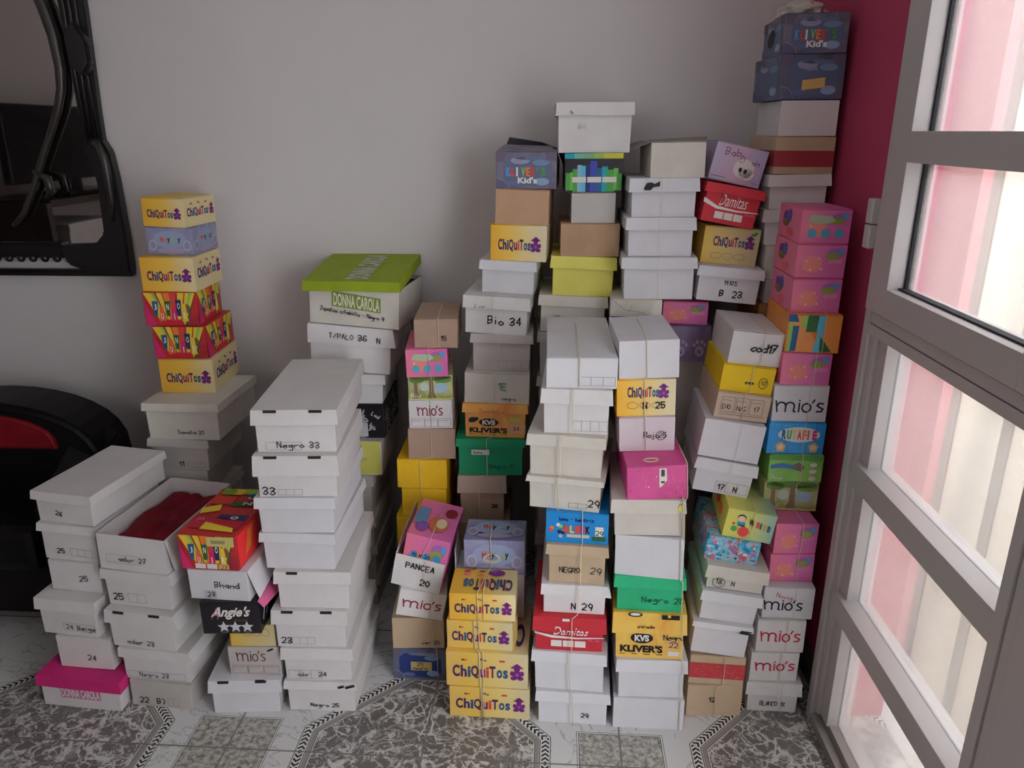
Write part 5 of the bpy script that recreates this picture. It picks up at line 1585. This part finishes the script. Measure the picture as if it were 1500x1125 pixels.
for s in (1, -1):
    X = lambda x: cx + s * (x - cx)
    extr('side_post', [(X(-1.437), 2.3), (X(-1.356), 2.3), (X(-1.357), 1.80), (X(-1.366), 1.50), (X(-1.366), 1.40), (X(-1.41), 1.40), (X(-1.43), 1.50), (X(-1.437), 1.80)], WY - .03, WY - .001, BLK)
    for dx in (.012, .030, .048):
        world_child(tube('side_post_reed', [(X(-1.430 + dx), WY - .033, 2.3), (X(-1.430 + dx), WY - .033, 1.72), (X(-1.424 + dx), WY - .033, 1.42)], .006, BLK))
    extr('corner_scroll', [(X(-1.425), 1.40), (X(-1.40), 1.428), (X(-1.366), 1.428), (X(-1.346), 1.39), (X(-1.338), 1.30), (X(-1.334), 1.12), (X(-1.336), 1.012), (X(-1.46), 1.012), (X(-1.54), 1.04), (X(-1.56), 1.10), (X(-1.44), 1.105), (X(-1.405), 1.14), (X(-1.40), 1.30)], WY - .045, WY - .001, BLK, .006)
    world_child(tube('corner_bead', [(X(-1.40), WY - .048, 1.415), (X(-1.372), WY - .052, 1.412), (X(-1.357), WY - .052, 1.36), (X(-1.357), WY - .05, 1.25), (X(-1.366), WY - .048, 1.18)], [.006, .012, .014, .010, .005], BRZ))
    lf = [(X(-1.42), 1.73), (X(-1.385), 1.76), (X(-1.352), 1.70), (X(-1.352), 1.64), (X(-1.38), 1.60), (X(-1.415), 1.63)]
    extr('carved_leaf', lf, WY - .055, WY - .02, BLK, .008)
    sc = [(-1.50, 1.86), (-1.478, 1.80), (-1.462, 1.72), (-1.458, 1.63), (-1.466, 1.57), (-1.488, 1.51), (-1.52, 1.45), (-1.57, 1.36), (-1.61, 1.28), (-1.66, 1.20), (-1.715, 1.15)]
    fine = []
    for (a, b) in zip(sc[:-1], sc[1:]):
        for k in range(4):
            fine.append((X(a[0] + (b[0] - a[0]) * k / 4), WY - .034, a[1] + (b[1] - a[1]) * k / 4))
    world_child(tube('inner_scroll', fine, [.019 - .013 * (i / len(fine)) for i in range(len(fine))], BRZ, sides=10))
    world_child(tube('scroll_knot', [(X(-1.60), WY - .035, 1.33), (X(-1.55), WY - .05, 1.31), (X(-1.545), WY - .05, 1.27), (X(-1.575), WY - .035, 1.25)], [.006, .014, .013, .006], BRZ))
extr('bottom_rail', [(cx - .23, 1.108), (cx + .23, 1.108), (cx + .23, 1.06), (cx - .23, 1.06)], WY - .04, WY - .001, BLK, .006)
for k in range(11):
    bm = bmesh.new(); bmesh.ops.create_uvsphere(bm, u_segments=12, v_segments=8, radius=.013)
    for v in bm.verts: v.co += Vector((cx - .20 + k * .04, WY - .03, 1.058))
    world_child(bm_obj('rail_bead', bm, BLK, smooth=True))
extr('bottom_bar', [(cx - .44, 1.022), (cx + .44, 1.022), (cx + .44, 1.000), (cx - .44, 1.000)], WY - .03, WY - .001, BLK, .004)

# ------------------------------------------------------------------ things at the left wall (seen in the mirror)
DBR = card('dark_brown_wood', (52, 30, 28), vary=.15, rough=.4)
sh = empty('shelf_unit', (-2.28, 1.05, 0)); tag(sh, 'dark brown open shelf unit along the left wall, seen in the mirror', 'shelf')
def spart(name, *a, m=DBR):
    o = slab(name, *a, m, sh, .003); o.location = (2.28, -1.05, 0); return o
for y in (.22, 1.62): spart('side_panel', -2.47, -2.10, y, y + .03, 0, 1.16)
for z in (.10, .46, .82, 1.14): spart('shelf', -2.47, -2.10, .25, 1.62, z, z + .03)
tv = empty('television', (-2.30, 1.2, 1.17)); tag(tv, 'black flat television on top of the dark shelf, reflected in the mirror', 'television')
for nm, a, m in (('screen', (-2.26, -2.22, .72, 1.66, 1.235, 1.56), card('black_gloss_plastic', (14, 13, 16), rough=.2)), ('stand', (-2.34, -2.14, 1.0, 1.4, 1.172, 1.19), card('black_gloss_plastic', (14, 13, 16), rough=.2)), ('neck', (-2.27, -2.23, 1.15, 1.25, 1.188, 1.24), card('black_gloss_plastic', (14, 13, 16), rough=.2))):
    o = slab(nm, *a, m, tv, .003); o.location = (2.30, -1.2, -1.17)
for i, (y0, y1, z, h, lab) in enumerate(((1.08, 1.46, .852, .20, 'white box on the upper level of the dark shelf, reflected in the mirror'), (.60, .95, .852, .14, 'lower white box beside the taller one on the dark shelf'), (1.12, 1.44, .492, .22, 'white box on the middle level of the dark shelf'))):
    carton('S%d' % i, (-2.29, y0, z, 0, 0, .30, y1 - y0, h, .035), WHITE, None, lab)

# ------------------------------------------------------------------ black and red armchair behind the leftmost stack
LEA = card('black_leatherette', (11, 9, 11), vary=.1, rough=.5, spec=.2)
LER = card('red_leatherette', (120, 14, 28), vary=.1, rough=.5, spec=.2)
ch = empty('armchair', (-1.72, 2.10, 0)); tag(ch, 'black armchair with red inner back, in the shade left of the white boxes', 'armchair')
def cpart(o):
    o.parent = ch; o.location = (1.72, -2.10, 0); return o
def arc_prof(x0, x1, z0, ztop, n=16):
    c, r = (x0 + x1) / 2, (x1 - x0) / 2
    return [(c + r * math.cos(math.pi * i / n), z0 + (ztop - z0) * math.sin(math.pi * i / n) ** .8) for i in range(n + 1)]
def pad(name, prof, y0, y1, m, bev):
    bm = bmesh.new()
    f = bm.faces.new([bm.verts.new((x, y0, z)) for x, z in prof])
    r = bmesh.ops.extrude_face_region(bm, geom=[f])
    for v in r['geom']:
        if isinstance(v, bmesh.types.BMVert): v.co.y = y1
    bmesh.ops.recalc_face_normals(bm, faces=bm.faces[:])
    bmesh.ops.bevel(bm, geom=[e for e in bm.edges if abs(e.verts[0].co.y - e.verts[1].co.y) < 1e-6], offset=bev, segments=3, affect='EDGES')
    return cpart(bm_obj(name, bm, m, smooth=False))
pad('backrest', [(-2.08, .30)] + arc_prof(-2.08, -1.36, .46, .665)[::-1] + [(-1.36, .30)], 2.10, 2.30, LEA, .02)
pad('back_panel', [(-1.99, .525)] + arc_prof(-1.99, -1.485, .53, .636)[::-1] + [(-1.485, .525)], 2.085, 2.11, LER, .006)
for s, nm in ((1, 'armrest'), (-1, 'armrest')):
    X = lambda x: -1.72 + s * (x + 1.72)
    bm = bmesh.new()
    add_slab(bm, min(X(-1.46), X(-1.345)), max(X(-1.46), X(-1.345)), 1.90, 2.22, .14, .56)
    for v in bm.verts:
        if v.co.z > .5 and v.co.y < 2.0: v.co.z -= .14
        if v.co.z > .5 and v.co.y > 2.0: v.co.z += .05 if abs(v.co.x - X(-1.46)) < .02 else -.02
    bmesh.ops.bevel(bm, geom=bm.edges[:], offset=.012, segments=2, affect='EDGES')
    cpart(bm_obj(nm, bm, LEA))
cpart(slab('seat', -1.98, -1.46, 1.88, 2.12, .22, .36, LEA, None, .03))
cpart(slab('base', -2.02, -1.42, 1.93, 2.25, .05, .22, card('dark_brown_frame', (18, 12, 13), vary=.1, spec=.2), None, .01))
for x in (-2.0, -1.44):
    for y in (1.96, 2.22):
        cpart(slab('foot', x - .02, x + .02, y - .02, y + .02, 0, .05, BLK, None, .004))

# ------------------------------------------------------------------ red cloth in the open box, plastic bag on the corner tower
b = BOX['B5']
bm = bmesh.new(); bmesh.ops.create_grid(bm, x_segments=34, y_segments=40, size=.5)
for v in bm.verts:
    p = Vector((v.co.x * 2.2, v.co.y * 1.8, 2))
    n = noise.noise(p) * .022 + .011 * abs(math.sin((v.co.x * 7 + v.co.y * 3.2) + 3 * noise.noise(p * 1.3))) - .010
    e = max(abs(v.co.x), abs(v.co.y)) * 2
    v.co = Vector((v.co.x * (b.w - .016), v.co.y * (b.L - .016), max(.02, .070 + n - max(0, e - .9) * .10)))
bmesh.ops.solidify(bm, geom=bm.faces[:], thickness=.003)
o = bm_obj('cloth_bag', bm, card('dark_red_cloth', (112, 18, 32), vary=.2, rough=.8, spec=.15), smooth=True)
o.matrix_world = b.mat
tag(o, 'crumpled dark red cloth shoe bag inside the open white box', 'cloth bag')
b = BOX['R10']
bm = bmesh.new(); bmesh.ops.create_icosphere(bm, subdivisions=4, radius=1.0)
for v in bm.verts:
    d = 1 + .22 * noise.noise(v.co * 2.6) + .12 * noise.noise(v.co * 6.0)
    v.co = Vector((v.co.x * .058 * d - .012, v.co.y * .07 * d, max(.001, .012 + v.co.z * .030 * d)))
o = bm_obj('plastic_bag', bm, card('crumpled_white_plastic', (206, 196, 188), vary=.06, rough=.35), smooth=True)
o.matrix_world = b.mat @ Matrix.Translation((0, 0, b.h + .0005))
tag(o, 'crumpled white plastic bag on top of the corner tower', 'plastic bag')

# ------------------------------------------------------------------ twine
def tie(keys, us, label, rad=.0008, bow=None, sag=0.0):
    """twine running down the fronts of a bundle, over its top and tucked below it"""
    pts = []
    top = BOX[keys[0]]
    n = len(keys)
    for i, k in enumerate(keys):
        b = BOX[k]
        u = us[0] + (us[1] - us[0]) * i / max(1, n - 1)
        off = b.off + b.loff + .0035
        if i == 0:
            pts.append(b.mat @ Vector(((u - .5) * b.w, b.L * .25, b.h + .0050)))
            pts.append(b.mat @ Vector(((u - .5) * b.w, -b.L * .2, b.h + .0050)))
            pts.append(b.mat @ Vector(((u - .5) * b.w, -b.L / 2 - off * .6, b.h + .003)))
        yl = -b.L / 2 - (b.loff + .0016 if b.lid > .004 else b.off + .0032)
        if i > 0:
            q = b.mat @ Vector(((u - .5) * b.w, yl, b.h + .004))
            if q.y < pts[-1].y - .002:
                pts[-1].z = max(pts[-1].z, q.z + .001)
                pts.append(q)
        pts.append(b.mat @ Vector(((u - .5) * b.w, yl, b.h - .004)))
        if b.lid > .004:
            pts.append(b.mat @ Vector(((u - .5) * b.w, yl, b.h - b.lid)))
        pts.append(b.mat @ Vector(((u + .01 - .5) * b.w, yl + (.002 if b.lid > .004 else 0), .004)))
    o = tube('twine', pts, rad, TWINE, sides=6)
    tag(o, label, 'twine')
    if bow:
        b = BOX[bow[0]]
        c = b.mat @ Vector(((bow[1] - .5) * b.w, -b.L / 2 - .006, b.h * bow[2]))
        for sx, l in ((-1, .018), (1, .022)):
            loop = [c + Vector((sx * l * math.sin(t) * (1 - .3 * math.cos(t)), -.004 * math.sin(t / 2), -l * 1.1 * (1 - math.cos(t)) / 2)) for t in [2 * math.pi * k / 14 for k in range(15)]]
            if len(bow) > 3:
                loop = [b.mat @ Vector(((bow[1] - .5) * b.w + sx * l * .8 * math.sin(t), -b.L / 2 + .012 + l * .8 * (1 - math.cos(t)) / 2, b.h + .0045 + .002 * math.sin(t / 2))) for t in [2 * math.pi * k / 14 for k in range(15)]]
            tube('bow_loop', loop, rad, TWINE, o, 6)
    return o
tie(['G7', 'G6', 'G5', 'G4', 'G3', 'G2', 'G1'], (.56, .45), 'cream twine down the narrow back stack with the brown box on top')
tie(['I6', 'I5', 'I4', 'I3', 'I2', 'I1'], (.46, .44), 'cream twine down the bundle topped by the Bio 34 box')
tie(['H5', 'H4', 'H3', 'H2', 'H1'], (.55, .85), 'cream twine holding the pink carton and boxes below it')
tie(['J6', 'J4', 'J3', 'J2', 'J1'], (.44, .40), 'left of two cream twines down the yellow bundle, with a bow', .0011, ('J6', .46, .62))
tie(['J4', 'J3', 'J2', 'J1'], (.52, .42), 'right of two cream twines down the yellow bundle', .0011)
tie(['M10', 'M9', 'M8', 'M7'], (.46, .42), 'cream twine down the upper tall middle stack', .0012)
tie(['M6', 'M5', 'M4', 'M3', 'M2', 'M1'], (.58, .50), 'cream twine down the lower middle stack from the bright blue carton', .0011)
tie(['N4', 'N3', 'N2'], (.46, .48), 'thin twine down the three plain white lidded boxes', .0006)
tie(['O10', 'O9', 'O8'], (.46, .46), 'cream twine down the plain white and N 25 cartons', .0010)
tie(['O7', 'O6'], (.985, .985), 'cream twine around the magenta star carton with loose loop', .0010, ('O7', .42, .99, 'top'))
tie(['O6', 'O5', 'O4', 'O3', 'O2', 'O1'], (.965, .93), 'cream twine along the right edge of the green-boxed stack', .0011)
tie(['Q12', 'Q11', 'Q10'], (.62, .50), 'cream twine down the cod17 and yellow cartons', .0009)
tie(['Q9', 'Q8'], (.60, .58), 'thin twine down the tall plain white carton', .0006)
tie(['Q7', 'Q6'], (.55, .60), 'cream twine over the yellow-green carton', .0009)
tie(['Q2', 'Q1'], (.62, .50), 'cream twine over the red-banded and brown floor cartons', .0010)
tie(['U6', 'U5', 'U4', 'U3', 'U2', 'U1'], (.68, .58), 'cream twine down the orange, white and sky-blue cartons', .0008)
tie(['T6', 'T5', 'T4', 'T3', 'T2', 'T1'], (.62, .62), 'cream twine down the floor bundle beside the door frame', .0008)

# ------------------------------------------------------------------ light and camera
w = bpy.data.worlds.new('overcast_sky'); scene.world = w
w.use_nodes = True
w.node_tree.nodes['Background'].inputs[0].default_value = (.92, .96, 1.0, 1)
w.node_tree.nodes['Background'].inputs[1].default_value = WORLD_S
def area(name, loc, tgt, sx, sy, e, c, sp=180):
    d = bpy.data.lights.new(name, 'AREA'); d.shape = 'RECTANGLE'; d.size = sx; d.size_y = sy; d.energy = e; d.color = c
    o = bpy.data.objects.new(name, d); COL.objects.link(o)
    o.location = loc
    d.spread = R(sp)
    o.rotation_euler = (Vector(tgt) - Vector(loc)).to_track_quat('-Z', 'Y').to_euler()
    return o
area('alley_fill', (1.5, 1.2, 3.2), (2.2, 1.2, .2), .6, 5.0, 90.0, (.97, .99, 1.0))  # added lamp, tops up the sky light on fence and panes
if DOOR_E: area('doorway_fill', (.86, .37, .90), (-.3, 1.5, .45), .9, 1.4, DOOR_E, (1.0, .99, .98), 120)  # added lamp in the unseen doorway, lifts the lower stacks from the right
area('rear_fill', (-1.5, -2.2, 1.9), (.45, 2.3, 1.45), 1.4, 1.4, REAR_E, (1.0, .93, .90), 105)  # added fill lamp inside the room behind the camera, no real source

cam = bpy.data.cameras.new('camera')
cam.sensor_width = 36.0
cam.lens = 1116.0 / 1500.0 * 36.0
cam.clip_start = .02
co = bpy.data.objects.new('camera', cam); COL.objects.link(co)
co.location = (0, 0, 1.45)
co.rotation_euler = (R(90 - 18.3656), 0, R(2.4348))
scene.camera = co
vs_ = scene.view_settings
vs_.view_transform = 'Standard'
vs_.look = 'None'
vs_.exposure = EXPO
vs_.gamma = 1.0
vs_.use_curve_mapping = False
scene.cycles.max_bounces = 10
scene.cycles.transmission_bounces = 8
scene.cycles.transparent_max_bounces = 8
